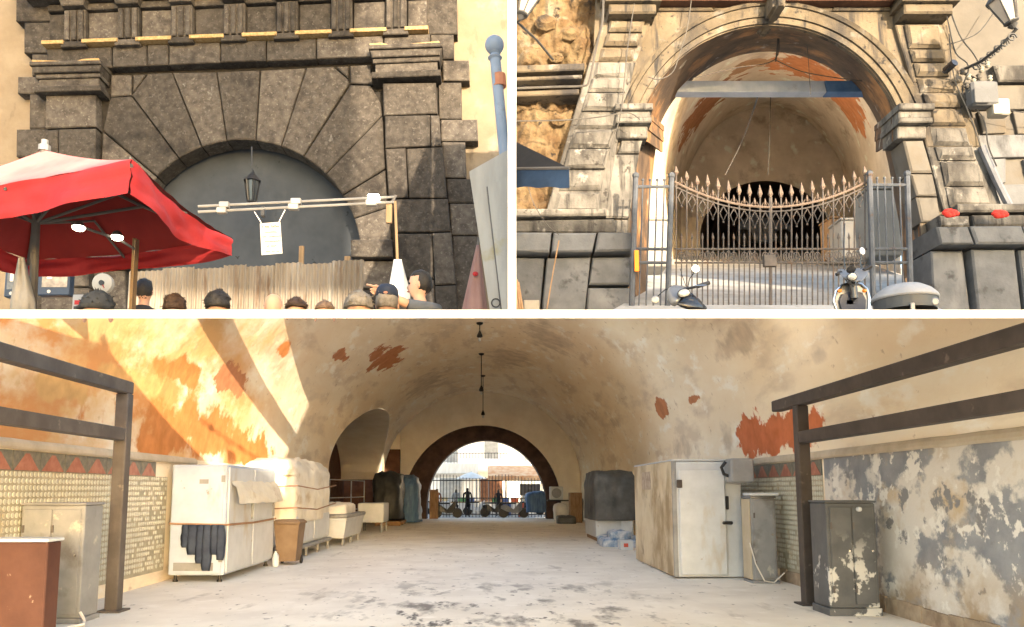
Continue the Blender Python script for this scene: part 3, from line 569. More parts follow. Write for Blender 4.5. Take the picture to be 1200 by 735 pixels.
# inner passage running back and uphill
prof_b = [(1135, 353), (1135, 300)] + [(897 + 238 * math.cos(math.pi * i / 40), 240 - 297 * math.sin(math.pi * i / 40)) for i in range(41)] + [(659, 300), (659, 353)]
YE = 34.0
bys = [21.0 + i * .75 for i in range(int((YE - 21.0) / .75) + 2)]
g = G(); nq = len(prof_b); base_b = [P(x, y, YB) for x, y in prof_b]
g.add([AX(p, y) + V((.05 * nz(p.x, y * .4, p.z), 0, .05 * nz(p.x, y * .4 + 9, p.z))) for y in bys for p in base_b], [(j * nq + i, j * nq + i + 1, (j + 1) * nq + i + 1, (j + 1) * nq + i) for j in range(len(bys) - 1) for i in range(nq - 1)])
inner = obj('inner_vault', g, bvault, kind='structure', smooth='all')
q = [AX(P(620, 353, YB), YB - 1.2), AX(P(1175, 353, YB), YB - 1.2)]
q2 = [AX(P(736, 353, YB), YB - 1.6), AX(P(1084, 353, YB), YB - 1.6)]
g = G().grid(lambda u, v: AX(q2[0].lerp(q2[1], u), YB - 1.6 + v * 3.85), 8, 4); q = [AX(p, 16.25) for p in q]
g = g.grid(lambda u, v: AX(q[0].lerp(q[1], u), 16.25 + v * (YE - 16.25 + 7)), 8, 60)
obj('inner_ramp', g, mat('pale_paving', (.24, .235, .225), (.33, .325, .31), scale=1.2, rough=.9, bump=.4, bscale=10, layers=[((.2, .19, .18), 3, .56, .68, None)]), kind='structure')
# dark end of the inner passage
g = G(); arch_e = [(902 + 300 * 1, 0)]
eo = [AX(p, YE) for p in base_b]; ce = sum(eo, V()) / len(eo)
def ell(px, py): return AX(P(897 + (px - 897) * (YE / YB), 262 + (py - 262) * (YE / YB), YB), YE - .3)
outer = [(px, py) for px, py in [(1010, 300)] + [(897 + 113 * math.cos(t), 270 - 150 * math.sin(t)) for t in [math.pi * i / 30 for i in range(31)]] + [(784, 300)]]
inn = [(973, 300)] + [(897 + 76 * math.cos(t), 278 - 65 * math.sin(t)) for t in [math.pi * i / 30 for i in range(31)]] + [(821, 300)]
ne = len(outer)
obj('inner_end_wall', G().add([ell(*p) for p in inn] + [ell(*p) for p in outer], [(i, i + 1, ne + i + 1, ne + i) for i in range(ne - 1)]), bvault, kind='structure')
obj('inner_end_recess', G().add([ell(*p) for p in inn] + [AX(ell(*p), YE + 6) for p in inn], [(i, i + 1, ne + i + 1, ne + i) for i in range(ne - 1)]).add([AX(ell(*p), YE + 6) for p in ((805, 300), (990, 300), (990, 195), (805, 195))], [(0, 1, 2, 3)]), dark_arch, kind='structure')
def bhit(px, py, off=0):                                        # where a line of sight meets the inner vault
    d = ray(px, py); d = d / d.y; lo, hi = 16.4, YE
    poly = [(p.x, p.z) for p in base_b]
    def ins(Y):
        w = CAM + d * Y; w = w - AXD * (Y - YB); x, z = w.x, w.z; c = False
        for i in range(len(poly)):
            (x1, z1), (x2, z2) = poly[i], poly[i - 1]
            if (z1 > z) != (z2 > z) and x < (x2 - x1) * (z - z1) / (z2 - z1) + x1: c = not c
        return c
    for _ in range(40):
        m_ = (lo + hi) / 2
        if ins(m_): lo = m_
        else: hi = m_
    return CAM + d * lo
for q in ((945, 80, 26, 18, RD), (992, 122, 20, 18, RD), (985, 98, 14, 14, RD), (826, 124, 16, 11, (.30, .14, .07)), (884, 137, 8, 6, (.36, .22, .13)), (845, 196, 12, 9, RD), (880, 76, 14, 8, (.36, .22, .13)), (800, 230, 14, 30, OR)): stain_or_sun(bvault, *q, hitf=bhit)  # last entry puts the sun patch of the left wall into the colour

# everything of the upper places stops at the divider line
def trim_low(o):
    bm = bmesh.new(); bm.from_mesh(o.data); bmesh.ops.bisect_plane(bm, geom=bm.verts[:] + bm.edges[:] + bm.faces[:], plane_co=CAM - o.location, plane_no=cutn, clear_inner=True); bm.to_mesh(o.data); bm.free()
roots = {gate_a, gate_b} | {o for o in col.objects if o.name.split('.')[0] in ('plaster_wall', 'rubble_wall', 'cracked_wall')}
for o in list(col.objects):
    r_ = o
    while r_.parent: r_ = r_.parent
    if o.type == 'MESH' and r_ in roots and min((v.co - CAM).dot(cutn) for v in o.data.vertices) < 0: trim_low(o)

# painted tie beam across the arch
tb = obj('tie_beam', slab_px(G(), [(798, 98), (963, 98), (966, 111), (792, 111)], 16.0, .12, back=.12, cham=.01), mat('chalky_white_beam', (.34, .39, .47), (.46, .50, .57), scale=3, rough=.7, layers=[((.30, .32, .36), 1.8, .6, .7, None)]), label='long beam across the top of the archway, white with a blue end', cat='beam')
obj('painted_end', slab_px(G(), [(964, 98), (1014, 98), (1020, 111), (967, 111)], 16.0, .125, back=.12, cham=.01), mat('blue_beam_paint', (.06, .13, .28), (.10, .19, .36), scale=4, rough=.6), parent=tb, label='blue painted end of the beam')

# ------------------------------------------------------------------ iron gate
YG = 13.35
iron = mat('rusty_grey_iron', (0.0527, 0.04743, 0.04479), (0.08959, 0.07638, 0.06851), scale=9, rough=.7, metal=.2, bump=.3, layers=[((0.0868, 0.0558, 0.0372), 5, .56, .68, None)])
blue_iron = mat('blue_grey_iron', (0.04479, 0.05006, 0.0606), (0.06851, 0.07638, 0.08959), scale=7, rough=.65, metal=.2, bump=.3, layers=[((0.08432, 0.0527, 0.03689), 6, .60, .70, None)])
spear_m = mat('pinkish_rust_spear', (0.0975, 0.07125, 0.05625), (0.135, 0.1013, 0.07875), scale=9, rough=.8, bump=.3)
ig = thing('iron_gate', 'tall rusty iron double gate with spear tips and sagging top rail', 'gate', P(903, 362, YG))
def rail_row(x): return 243 - 30 * (min(1.15, abs((x - 903) / 113))) ** 2
def gp(x, y, dy=0): return P(x, y, YG + dy)
for s_, nm in ((-1, 'left'), (1, 'right')):
    xs_ = [903 + s_ * (1.5 + 111 * i / 12) for i in range(13)]
    obj('top_rail', G().tube([gp(x, rail_row(x)) for x in xs_], .022, 6), spear_m, parent=ig); obj('top_rail', G().tube([gp(x, rail_row(x) + 5) for x in xs_], .014, 6), iron, parent=ig)
    for yy in (292, 308): obj('lower_rail', G().tube([gp(xs_[0], yy), gp(xs_[-1], yy)], .020, 6), iron, parent=ig)
nbar = 19
for i in range(nbar):
    x = 792.5 + i * (1013.5 - 792.5) / (nbar - 1); rr = rail_row(x); tip = 26 if 3 <= i <= 15 else 20
    b = obj('bar', G().tube([gp(x, 366), gp(x, rr - tip * .42)], .0135 if i != 9 else .03, 6), iron, parent=ig)
    base = gp(x, rr - tip * .42); top = gp(x, rr - tip); h = top.z - base.z
    g = G(); g.lathe(base, [(.014, 0), (.03, .04 * h), (.02, .1 * h), (.045, .28 * h), (.034, .5 * h), (.004, h)], 6)
    obj('spear_tip', g, spear_m, parent=b)
for i in range(nbar - 1):
    x = 792.5 + (i + .5) * (1013.5 - 792.5) / (nbar - 1); rr = rail_row(x) + 6
    obj('diamond', G().tube([gp(x, rr), gp(x + 4.4, rr + 8), gp(x, rr + 17), gp(x - 4.4, rr + 8), gp(x, rr)], .011, 5).ball(gp(x, rr + 18.5), .022, 6, 4), iron, parent=ig)
    obj('curl', G().tube([gp(x - 5, rr - 6), gp(x - 2.5, rr - 11), gp(x, rr - 7), gp(x + 2.5, rr - 11), gp(x + 5, rr - 6)], .010, 5).lathe(gp(x, rr - 9), [(.012, 0), (.02, .05), (.002, .12)], 5), spear_m, parent=ig)
    b = obj('short_bar', G().tube([gp(x, 366), gp(x, 281)], .0115, 6), iron, parent=ig)
    obj('spear_tip', G().lathe(gp(x, 281), [(.012, 0), (.026, .04), (.018, .06), (.002, .13)], 6), iron, parent=b)
    obj('scroll', G().tube([gp(x + 4.6 * math.cos(t) * (1 - t / 16), 300 + 6.2 * math.sin(t) * (1 - t / 16)) for t in [k * .5 for k in range(22)]], .010, 5), iron, parent=ig)
    if i % 2 == 0: obj('scroll', G().tube([gp(x + 6 + 2.6 * math.cos(t), 300 + 6 * math.sin(t)) for t in [k * .6 for k in range(11)]], .009, 5), iron, parent=ig)
obj('lock_plate', G().cbox(gp(896, 312, -.06), gp(908, 300, .03), .01), iron, parent=ig)
def side_panel(x0, x1, top, dx, label):
    t = thing('gate_side_panel', label, 'gate panel', P((x0 + x1) / 2, 362, YG - .1), 'fixed panels beside the gate')
    for x in (x0, x1):
        b = obj('post', G().tube([P(x - dx, 366, YG - .1), P(x, top, YG - .1)], .05, 8), blue_iron, parent=t)
        obj('finial', G().ball(P(x, top - 3, YG - .1), .065, 8, 6), blue_iron, parent=b)
    for r_ in (top + 10, 292, 308): obj('rail', G().tube([P(x0 - dx * (r_ - top) / (366 - top), r_, YG - .1), P(x1 - dx * (r_ - top) / (366 - top), r_, YG - .1)], .028, 6), blue_iron, parent=t)
    for i in range(1, 5):
        x = x0 + (x1 - x0) * i / 5; b = obj('bar', G().tube([P(x - dx, 366, YG - .1), P(x, top + 3, YG - .1)], .014, 6), blue_iron, parent=t)
        obj('knob', G().ball(P(x, top + 2, YG - .1), .028, 6, 5), blue_iron, parent=b)
side_panel(745, 787, 209, 5, 'narrow blue-grey barred panel with orange strap, left of the gate leaves')
side_panel(1019, 1063, 207, -5, 'narrow blue-grey barred panel right of the gate leaves, behind the bin')
obj('orange_strap', G().cbox(P(744, 318, YG - .2), P(748, 294, YG - .16), .005), mat('orange_webbing', (.75, .22, .02), rough=.7, bump=0), label='short orange strap hung on the left gate panel', cat='strap')

# ------------------------------------------------------------------ things beyond the gate
def crate(px0, px1, r0, r1, Y, m, label, name='storage_box', cat='box'):
    a = AX(P(897 + (px0 - 897) * Y / YB, 262 + (r1 - 262) * Y / YB, YB), Y); b = AX(P(897 + (px1 - 897) * Y / YB, 262 + (r0 - 262) * Y / YB, YB), Y)
    t = thing(name, label, cat, ((a.x + b.x) / 2, a.y, a.z)); g = G().cbox((a.x, a.y, a.z), (b.x, a.y + .8, b.z), .03); obj('body', g, m, parent=t)
    obj('lid', G().cbox((a.x - .03, a.y - .03, b.z), (b.x + .03, a.y + .83, b.z + .07), .02), m, parent=t); return t
wht = mat('dull_white_paint', (0.21, 0.205, 0.195), (0.26, 0.255, 0.245), scale=3, rough=.6, bump=.1)
crate(988, 1012, 258, 302, 22, wht, 'tall off-white box standing inside right of the gate')
crate(975, 988, 256, 300, 25, wood, 'brown wooden box behind the gate beside the white box')
crate(1022, 1052, 222, 300, 18.6, mat('dirty_grey_box', (0.14, 0.135, 0.125), (0.19, 0.185, 0.17), scale=2, rough=.8), 'grey stained cabinet behind the right gate panel', 'cabinet', 'cabinet')
crate(752, 782, 258, 312, 17.5, wht, 'low white box behind the left gate panel')
sc = thing('parked_motorbike', 'dark parked motorbike in the shade at the far end behind the gate', 'motorbike', AX(P(897, 290, YB), 36))
def ep(px, py, Y=36): return AX(P(897 + (px - 897) * Y / YB, 262 + (py - 262) * Y / YB, YB), Y)
blk = mat('black_paint', (.012, .012, .014), (.02, .02, .022), rough=.35, spec=.5, bump=0); chrome = mat('chrome', (.6, .6, .6), rough=.2, metal=1, bump=0)
for x in (872, 918):
    obj('wheel', G().lathe(ep(x, 279) + V((0, -.06, 0)), [(.16, 0), (.42, 0), (.45, .06), (.42, .12), (.16, .12)], 16, (0, 1, 0)), blk, parent=sc)
obj('body', G().loft([[ep(x, y0), ep(x, y0) + V((0, .3, 0)), ep(x, y1) + V((0, .3, 0)), ep(x, y1)] for x, y0, y1 in ((866, 278, 262), (880, 282, 250), (900, 284, 256), (915, 280, 260), (928, 270, 264))]), mat('blue_fairing', (.05, .08, .16), (.3, .32, .36), scale=6, rough=.3), parent=sc)
obj('handlebar', G().tube([ep(868, 244), ep(880, 240), ep(893, 246)], .05, 6), chrome, parent=sc); obj('seat', G().cbox(ep(902, 258), ep(926, 252) + V((0, .3, 0)), .05), blk, parent=sc)
# ================================================================== things standing in the passage
def pm(name, c1, c2, scale=3, rough=.5, layers=(), bump=.12, **k): return mat(name, c1, c2, scale=scale, rough=rough, layers=layers, bump=bump, **k)
steel_brown = pm('brown_grey_steel', (.075, .065, .06), (.12, .105, .095), rough=.6, layers=[((.20, .17, .14), 5, .62, .70, None)])
steel_dark = pm('dark_brown_steel', (.045, .036, .032), (.075, .06, .052), rough=.6, layers=[((.15, .12, .10), 5, .64, .72, None)])
enamel = pm('dirty_white_enamel', (.46, .49, .52), (.54, .57, .60), rough=.4, layers=[((.42, .36, .27), 1.6, .60, .74, (1, 1, .35)), ((.35, .28, .2), 6, .68, .74, None)])
enamel_blue = pm('bluish_white_enamel', (.36, .43, .55), (.44, .51, .62), rough=.4, layers=[((.36, .36, .35), 2, .60, .74, (1, 1, .3)), ((.25, .2, .15), 5, .68, .74, None)])
grime = pm('grimy_cream_panel', (.60, .50, .33), (.66, .57, .41), rough=.5, layers=[((.34, .25, .14), .9, .46, .60, (1, 1, .7)), ((.10, .075, .05), 2.0, .62, .72, None)])
greypaint = pm('scuffed_grey_paint', (.20, .205, .21), (.27, .275, .28), rough=.5, layers=[((.40, .38, .34), 4, .62, .68, None), ((.14, .13, .12), 1.5, .58, .7, None)])
flaking = pm('flaking_dark_paint', (.075, .078, .082), (.11, .113, .117), rough=.5, layers=[((.50, .49, .46), 3.2, .545, .575, (1, 1, .8), ((2, 1.15, .55),))])
brownpaint = pm('red_brown_paint', (.062, .024, .016), (.085, .036, .024), rough=.6, layers=[((.30, .22, .18), 7, .68, .73, None)])
blackp = pm('black_plastic', (.012, .012, .013), (.022, .022, .024), rough=.45)
tan = pm('tan_plastic', (.15, .10, .062), (.20, .14, .09), rough=.6)
tarp_grey = pm('dark_grey_tarp', (.055, .058, .060), (.095, .098, .10), rough=.55, bump=.6)
tarp_black = pm('black_tarp', (.014, .016, .018), (.035, .038, .042), rough=.5, bump=.6)
tarp_blue = pm('blue_tarp', (.045, .10, .22), (.10, .19, .34), rough=.5, bump=.5, stretch=(3, 3, .5))
film = pm('cream_plastic_film', (.60, .55, .45), (.72, .68, .58), rough=.3, bump=.7, scale=2, layers=[((.45, .36, .24), 2, .58, .7, None)])
cloth_w = pm('off_white_cloth', (.58, .55, .50), (.68, .66, .61), rough=.9, bump=.4)
rope_m = pm('brown_rope', (.26, .15, .09), (.36, .22, .13), rough=.9)

def frame(x, y, zt, zb, yend, m, label, over=.1):
    t = thing('steel_frame', label, 'frame', (x, y, 0)); s = .085
    p = obj('post', G().cbox((x - s, y - s, 0), (x + s, y + s, zt + s), .012), m, parent=t)
    obj('base_plate', G().cbox((x - .16, y - .16, .0), (x + .16, y + .16, .025), .006), m, parent=p)
    for z in (zt, zb):
        yy = y - s - .002 if z == zb else y + over
        obj('beam', G().cbox((x - s * .97, yend, z - s - (0 if z == zb else -.17) + .0), (x + s * .97, yy, z + s + (0 if z == zb else .17)), .012), m, parent=t)
    return t
frame(-4.98, 10.5, 2.84, 2.36, 4.2, steel_brown, 'brownish steel post with two rails in front of the left tiled wall', .085)
frame(4.56, 11.1, 2.74, 2.36, 4.2, steel_dark, 'dark steel post with two long rails in front of the peeling right wall', .9)

# brown counter, grey cabinet
t = thing('brown_counter', 'red-brown box counter with white top in the lower left corner', 'counter', (-5.0, 8.0, 0))
obj('body', G().cbox((-5.7, 7.75, .02), (-4.36, 8.0, 1.09), .012), brownpaint, parent=t); obj('top', G().cbox((-5.72, 7.72, 1.092), (-4.34, 8.02, 1.125), .008), enamel, parent=t)
obj('front_strip', G().cbox((-5.69, 7.735, .02), (-4.37, 7.748, .09), .004), steel_brown, parent=t)
def cabinet(name, label, x0, x1, y0, y1, h, m, split=None, plinth=.06, top=.03, handle=True, cat='cabinet', hx=.8, face='near', doors=1):
    t = thing(name, label, cat, ((x0 + x1) / 2, (y0 + y1) / 2, 0))
    b = obj('body', G().cbox((x0, y0, plinth), (x1, y1, h - top), .012), m, parent=t)
    obj('plinth', G().cbox((x0 - .02, y0 - .02, .0), (x1 + .02, y1 + .02, plinth - .002), .006), m, parent=t)
    obj('top', G().cbox((x0 - .015, y0 - .015, h - top + .002), (x1 + .015, y1 + .015, h), .008), m, parent=t)
    for k in range(doors):
        w = (x1 - x0 - .06) / doors; a = x0 + .03 + w * k
        d = obj('door', G().cbox((a + .008, y0 - .022, plinth + .05), (a + w - .008, y0 - .002, h - top - .05), .006), m, parent=t)
        for hz in (.2, .75): obj('hinge', G().cbox((a + .002, y0 - .034, h * hz), (a + .03, y0 - .023, h * hz + .09), .003), steel_brown, parent=d)
        if doors < 3: obj('key_lock', G().lathe((a + w * .86, y0 - .022, h * .56), [(.016, 0), (.016, .012), (.004, .014)], 8, (0, -1, 0)), chrome, parent=d)
        if handle: obj('handle', G().cbox((a + w * hx, y0 - .055, h * .52), (a + w * hx + .03, y0 - .024, h * .52 + .14), .006), blackp, parent=d)
    return t
cabinet('metal_cabinet', 'scuffed grey metal cabinet behind the brown counter by the tiled wall', -5.72, -4.94, 9.55, 10.0, 1.45, greypaint, doors=2, handle=False)
obj('hose', G().tube([(-4.9, 9.5, .14), (-4.82, 9.45, .06), (-4.75, 9.3, .03), (-4.85, 9.05, .03), (-5.0, 8.8, .03)], .018, 6), cloth_w, label='white hose end on the floor at the foot of the grey cabinet', cat='hose')

# long white fridge with strap and cloths
fx0, fx1, fy0, fy1, fh = -5.6, -4.62, 13.75, 16.8, 2.06
t = thing('white_fridge', 'long white fridge cabinet with strap round it against the left wall', 'fridge', (-5.1, 15.2, 0))
obj('body', G().cbox((fx0, fy0, .12), (fx1, fy1, fh), .02), enamel_blue, parent=t)
for k in range(2):
    a = fy0 + .04 + k * 1.5; d = obj('door', G().cbox((fx1 + .003, a, .16), (fx1 + .04, a + 1.45, fh - .05), .012), enamel, parent=t)
    obj('handle', G().cbox((fx1 + .042, a + 1.3, 1.05), (fx1 + .075, a + 1.35, 1.45), .008), greypaint, parent=d)
obj('end_panel', G().cbox((fx0 + .03, fy0 - .018, .16), (fx1 - .05, fy0 - .002, fh - .05), .008), enamel_blue, parent=t)
for x in (fx0 + .1, fx1 - .1):
    for y in (fy0 + .1, fy1 - .1): obj('foot', G().lathe((x, y, 0), [(.05, 0), (.05, .03), (.03, .04), (.03, .12)], 8), blackp, parent=t)
for z in (.35, 1.75): obj('hinge', G().cbox((fx1 - .09, fy0 - .034, z), (fx1 - .02, fy0 - .019, z + .12), .004), greypaint, parent=t)
obj('rating_plate', G().box((fx0 + .5, fy0 - .022, 1.72), (fx0 + .66, fy0 - .0185, 1.80)), greypaint, parent=t)
obj('vent_grille', G().cbox((fx0 + .1, fy0 - .03, .20), (fx0 + .8, fy0 - .019, .34), .004), greypaint, parent=t)
obj('strap', G().tube([(fx0 - .0, fy0 - .03, 1.02), (fx1 + .02, fy0 - .035, 1.0), (fx1 + .06, fy0 + .05, 1.0), (fx1 + .07, fy0 + 1.5, .98), (fx1 + .06, fy1, 1.0)], .02, 6), rope_m, parent=t)
g = G().grid(lambda u, v: V((fx1 + .05 + .16 * math.sin(v * 1.6) + .03 * nz(u * 6, v * 5), fy0 + .1 + u * 2.9, 1.78 - .42 * v + .05 * nz(u * 9, v * 4, 2))), 24, 8)
obj('plastic_sheet', g, film, smooth='all', label='crumpled pale plastic sheet hung over the upper side of the white fridge', cat='sheet')
navy = pm('navy_cloth', (.022, .032, .06), (.05, .065, .10), rough=.9, bump=.4)
for k, (px, w, L) in enumerate(((218, 5, 26), (226, 7, 34), (235, 5, 44), (243, 6, 52), (252, 5, 34), (259, 5, 40))):
    c = P(px, 617, fy0 - .06); g = G(); rr = []
    for i in range(9):
        v = i / 8; z = c.z + .03 - L / 900 * fy0 * v; ww = w / 900 * fy0 * (.35 + .4 * math.sin(v * 2.6 + .3)) + .01; x = c.x + .012 * nz(k * 3, v * 4)
        ww *= 1.35; wv = .02 * nz(k * 5, v * 5); rr.append([(x - ww + wv, c.y + .008 * nz(v * 9, k), z), (x - ww * .3, c.y - .028 - .012 * nz(v * 6, k * 2), z), (x + ww * .4 + wv, c.y - .012, z), (x + ww, c.y + .008, z - .01), (x, c.y + .014, z)])
    obj('hanging_cloth', g.loft(rr), navy, smooth='all', label=['short navy cloth hung on the strap, nearest the wall', 'wide navy cloth hung second on the white fridge strap', 'third navy cloth from the wall on the fridge strap', 'longest navy cloth hanging from the fridge strap', 'slim navy cloth right of the longest one', 'navy cloth hung nearest the fridge corner'][k], cat='cloth', group='navy cloths on the fridge strap')
obj('canister', G().lathe((-4.48, 16.6, 0), [(.06, 0), (.07, .01), (.07, .22), (.05, .26), (.03, .28), (.03, .32)], 12), enamel, smooth=True, label='small white canister on the floor by the fridge corner', cat='canister')

# wheelie bin
t = thing('wheelie_bin', 'tan wheelie bin between the white fridge and the wrapped cabinets', 'bin', (-4.3, 17.1, 0))
def ring(cx, cy, hx, hy, z): return [(cx - hx, cy - hy, z), (cx + hx, cy - hy, z), (cx + hx, cy + hy, z), (cx - hx, cy + hy, z)]
obj('body', G().loft([ring(-4.32, 17.1, .20, .24, .08), ring(-4.32, 17.1, .27, .31, .88)]), tan, parent=t)
obj('lid', G().loft([ring(-4.32, 17.08, .30, .34, .885), ring(-4.32, 17.08, .30, .34, .92), ring(-4.32, 17.08, .24, .27, .97)]), tan, parent=t)
for x in (-4.53, -4.11): obj('wheel', G().lathe((x - .02, 17.34, .09), [(.03, 0), (.09, 0), (.09, .04), (.03, .04)], 12, (1, 0, 0)), blackp, parent=t)

# wrapped cabinets on a stand
def lump(x0, x1, y0, y1, z0, z1, amp, seed, nu=26, nv=16, top=.25):
    g = G(); rr = []
    for j in range(nv + 1):
        v = j / nv; sh = 1 - top * max(0, (v - .72) / .28) ** 2
        if v > .97: sh *= .55
        ringp = []
        for i in range(nu):
            t_ = 2 * math.pi * i / nu; c, s = math.cos(t_), math.sin(t_); q = 1 / max(abs(c), abs(s)) ; q = q * .8 + .2
            x = (x0 + x1) / 2 + (x1 - x0) / 2 * c * q * sh; y = (y0 + y1) / 2 + (y1 - y0) / 2 * s * q * sh; z = z0 + (z1 - z0) * v
            d = amp * (nz(x * 1.6 + seed, y * 1.6, z * 1.1) + .6 * nz(x * 4 + seed, y * 4, z * 2.4) + .40 * nz(x * 9, y * 9, z * 2.2 + seed) + .22 * nz(x * 19, y * 19, z * 4 + seed))
            ringp.append((x + d * c, y + d * s, z + (d * .8 if v > .7 else 0)))
        rr.append(ringp)
    return g.loft(rr)
t = thing('wrapped_cabinet', 'tall cabinets wrapped in sunlit cream plastic and rope on a low stand', 'cabinet', (-4.95, 20, 0))
obj('stand', G().cbox((-5.6, 17.9, .22), (-4.38, 22.0, .30), .01), greypaint, parent=t)
for y in (18.0, 19.3, 20.6, 21.9):
    for x in (-5.5, -4.46): obj('leg', G().cbox((x - .03, y - .03, 0), (x + .03, y + .03, .218), .005), greypaint, parent=t)
obj('body', G().cbox((-5.6, 18.0, .302), (-4.46, 21.9, 1.35), .03), enamel, parent=t)
obj('plastic_cover', lump(-5.7, -4.40, 17.8, 22.0, .85, 2.42, .085, 3, 90, 40, .38), film, parent=t, smooth='all')
for z in (1.25, 1.75): obj('rope', G().tube([(-5.6, 17.62, z), (-4.9, 17.6, z - .06), (-4.34, 17.75, z - .04), (-4.26, 19.5, z - .12), (-4.30, 22.1, z)], .016, 5), rope_m, parent=t)
for k in range(2): obj('door', G().cbox((-4.457, 18.1 + k * 1.95, .36), (-4.43, 19.95 + k * 1.95, 1.0), .008), enamel, parent=t)
# chest on legs
t = thing('chest_trough', 'long white chest on short legs with crumpled cloth on top', 'chest', (-4.6, 24.2, 0))
obj('body', G().loft([ring(-4.66, 24.2, .50, 1.5, .22), ring(-4.66, 24.2, .58, 1.62, .72), ring(-4.66, 24.2, .60, 1.64, .74), ring(-4.66, 24.2, .60, 1.64, .80)]), enamel, parent=t)
obj('lid', G().cbox((-5.3, 22.52, .802), (-4.02, 25.88, .92), .03), greypaint, parent=t)
for y in (22.9, 24.2, 25.5): obj('leg', G().cbox((-4.25, y - .04, 0), (-4.17, y + .04, .3), .01), greypaint, parent=t)
obj('cloth_heap', lump(-5.2, -4.15, 22.7, 25.2, .9, 1.25, .10, 8, 26, 8, .7), cloth_w, smooth='all', label='crumpled off-white cloth heaped on the white chest', cat='cloth')
# pipe rack in the niche
t = thing('pipe_rack', 'thin metal pipe rack standing in front of the brown niche', 'rack', (-5.2, 28.5, 0))
for x, y in ((-5.4, 26.6), (-5.0, 28.6), (-4.9, 31.0)): obj('upright', G().tube([(x, y, 0), (x, y, 2.0)], .025, 6), greypaint, parent=t)
for z in (.9, 1.35, 1.98): obj('crossbar', G().tube([(-5.4, 26.6, z), (-5.0, 28.6, z), (-4.9, 31.0, z)], .02, 6), greypaint, parent=t)
t = thing('small_white_table', 'small white box table beside the black covered pile', 'table', (-4.6, 30.6, 0))
obj('body', G().cbox((-4.95, 29.8, .38), (-3.95, 31.4, 1.12), .03), enamel, parent=t)
for x in (-4.88, -4.03):
    for y in (29.88, 31.3): obj('leg', G().cbox((x - .03, y - .03, 0), (x + .03, y + .03, .378), .005), greypaint, parent=t)
t = thing('tarped_pile', 'bulky stack under black sheeting and blue tarpaulin near the far arch', 'pile', (-4.3, 38, 0))
obj('black_cover', lump(-5.3, -4.0, 35.5, 38.4, .25, 2.5, .16, 5, 30, 14, .25), tarp_black, parent=t, smooth='all')
obj('blue_cover', lump(-4.75, -3.35, 37.8, 40.4, .05, 2.35, .14, 6, 30, 14, .3), tarp_blue, parent=t, smooth='all')
obj('pallet', G().box((-5.2, 35.4, .1), (-3.9, 38.2, .2)), wood, parent=t)
for k in range(3): obj('skid', G().box((-5.1, 35.5 + k * 1.2, 0), (-3.95, 35.65 + k * 1.2, .098)), wood, parent=t)

# ---- right side
t = thing('wall_air_unit', 'small white air conditioning unit beside the far dark arch', 'air conditioner', (4.0, 42.6, 0))
c = P(652, 578, 42.5)
obj('body', G().cbox((c.x - .36, 42.4, c.z - .36), (c.x + .36, 42.9, c.z + .36), .03), enamel, parent=t); obj('grille', G().lathe((c.x, 42.39, c.z), [(.02, 0), (.27, 0), (.27, .03), (.02, .03)], 18, (0, -1, 0)), greypaint, parent=t)
obj('bracket', G().cbox((c.x - .5, 42.35, c.z - .44), (c.x + .9, 43.0, c.z - .37), .01), blackp, parent=t)
for k, (x, y, hx, hy, h, m, lb, nm, ct) in enumerate(((3.9, 40.6, .35, .5, .95, cloth_w, 'pale sack leaning among the clutter by the far arch', 'cloth_sack', 'sack'), (4.5, 39.2, .3, .4, 1.5, wood, 'upright brown board box by the far right wall', 'wooden_case', 'case'),
        (3.9, 38.0, .45, .45, .4, tarp_grey, 'low dark sack on the floor near the far arch', 'dark_sack', 'sack'), (4.75, 41.2, .35, .4, 1.25, greypaint, 'grey bundle against the wall under the air unit', 'grey_bundle', 'bundle'))):
    obj(nm, lump(x - hx, x + hx, y - hy, y + hy, 0, h, .07, 20 + k, 18, 10, .3) if nm != 'wooden_case' else G().cbox((x - hx, y - hy, 0), (x + hx, y + hy, h), .02), m, smooth='all' if nm != 'wooden_case' else False, label=lb, cat=ct)
t = thing('covered_freezer', 'white freezer under dark grey tarpaulin next to the cold room', 'freezer', (3.9, 26, 0))
obj('body', G().cbox((3.46, 24.6, .12), (4.66, 27.2, 1.0), .03), enamel, parent=t); obj('skirt', G().cbox((3.5, 24.66, .0), (4.6, 27.1, .118), .02), wood, parent=t)
obj('tarp', lump(3.38, 4.78, 24.4, 27.4, .66, 2.24, .06, 12, 70, 30, .14), tarp_grey, parent=t, smooth='all')
obj('door_edge', G().cbox((4.25, 24.5, .3), (4.62, 24.6, 1.5), .02), enamel, parent=t)
bagb = pm('blue_white_bag', (.10, .19, .33), (.55, .57, .60), scale=5, rough=.7, bump=.4)
bl = ['flat blue-white bag at the bottom left of the bag heap', 'blue-white bag lying nearest the white carton', 'blue-white bag on top of the heap', 'blue-white bag at the back of the heap', 'slumped blue-white bag against the freezer']
for k, (x, y, z) in enumerate(((3.62, 22.6, 0), (4.05, 22.4, 0), (3.85, 22.6, .22), (4.2, 23.3, .0), (3.7, 23.5, .0))):
    obj('blue_bag', lump(x - .32, x + .32, y - .38, y + .38, z, z + .26, .06, 40 + k, 16, 8, .5), bagb, smooth='all', label=bl[k], cat='bag', group='blue bags heaped by the cold room')
t = thing('carton', 'small white carton with red mark in front of the blue bags', 'carton', (3.8, 21.3, 0))
obj('body', G().cbox((3.62, 21.1, 0), (3.98, 21.5, .26), .01), enamel, parent=t); obj('mark', G().box((3.72, 21.094, .08), (3.84, 21.0985, .18)), pm('red_print', (.5, .08, .05), (.55, .1, .06)), parent=t)

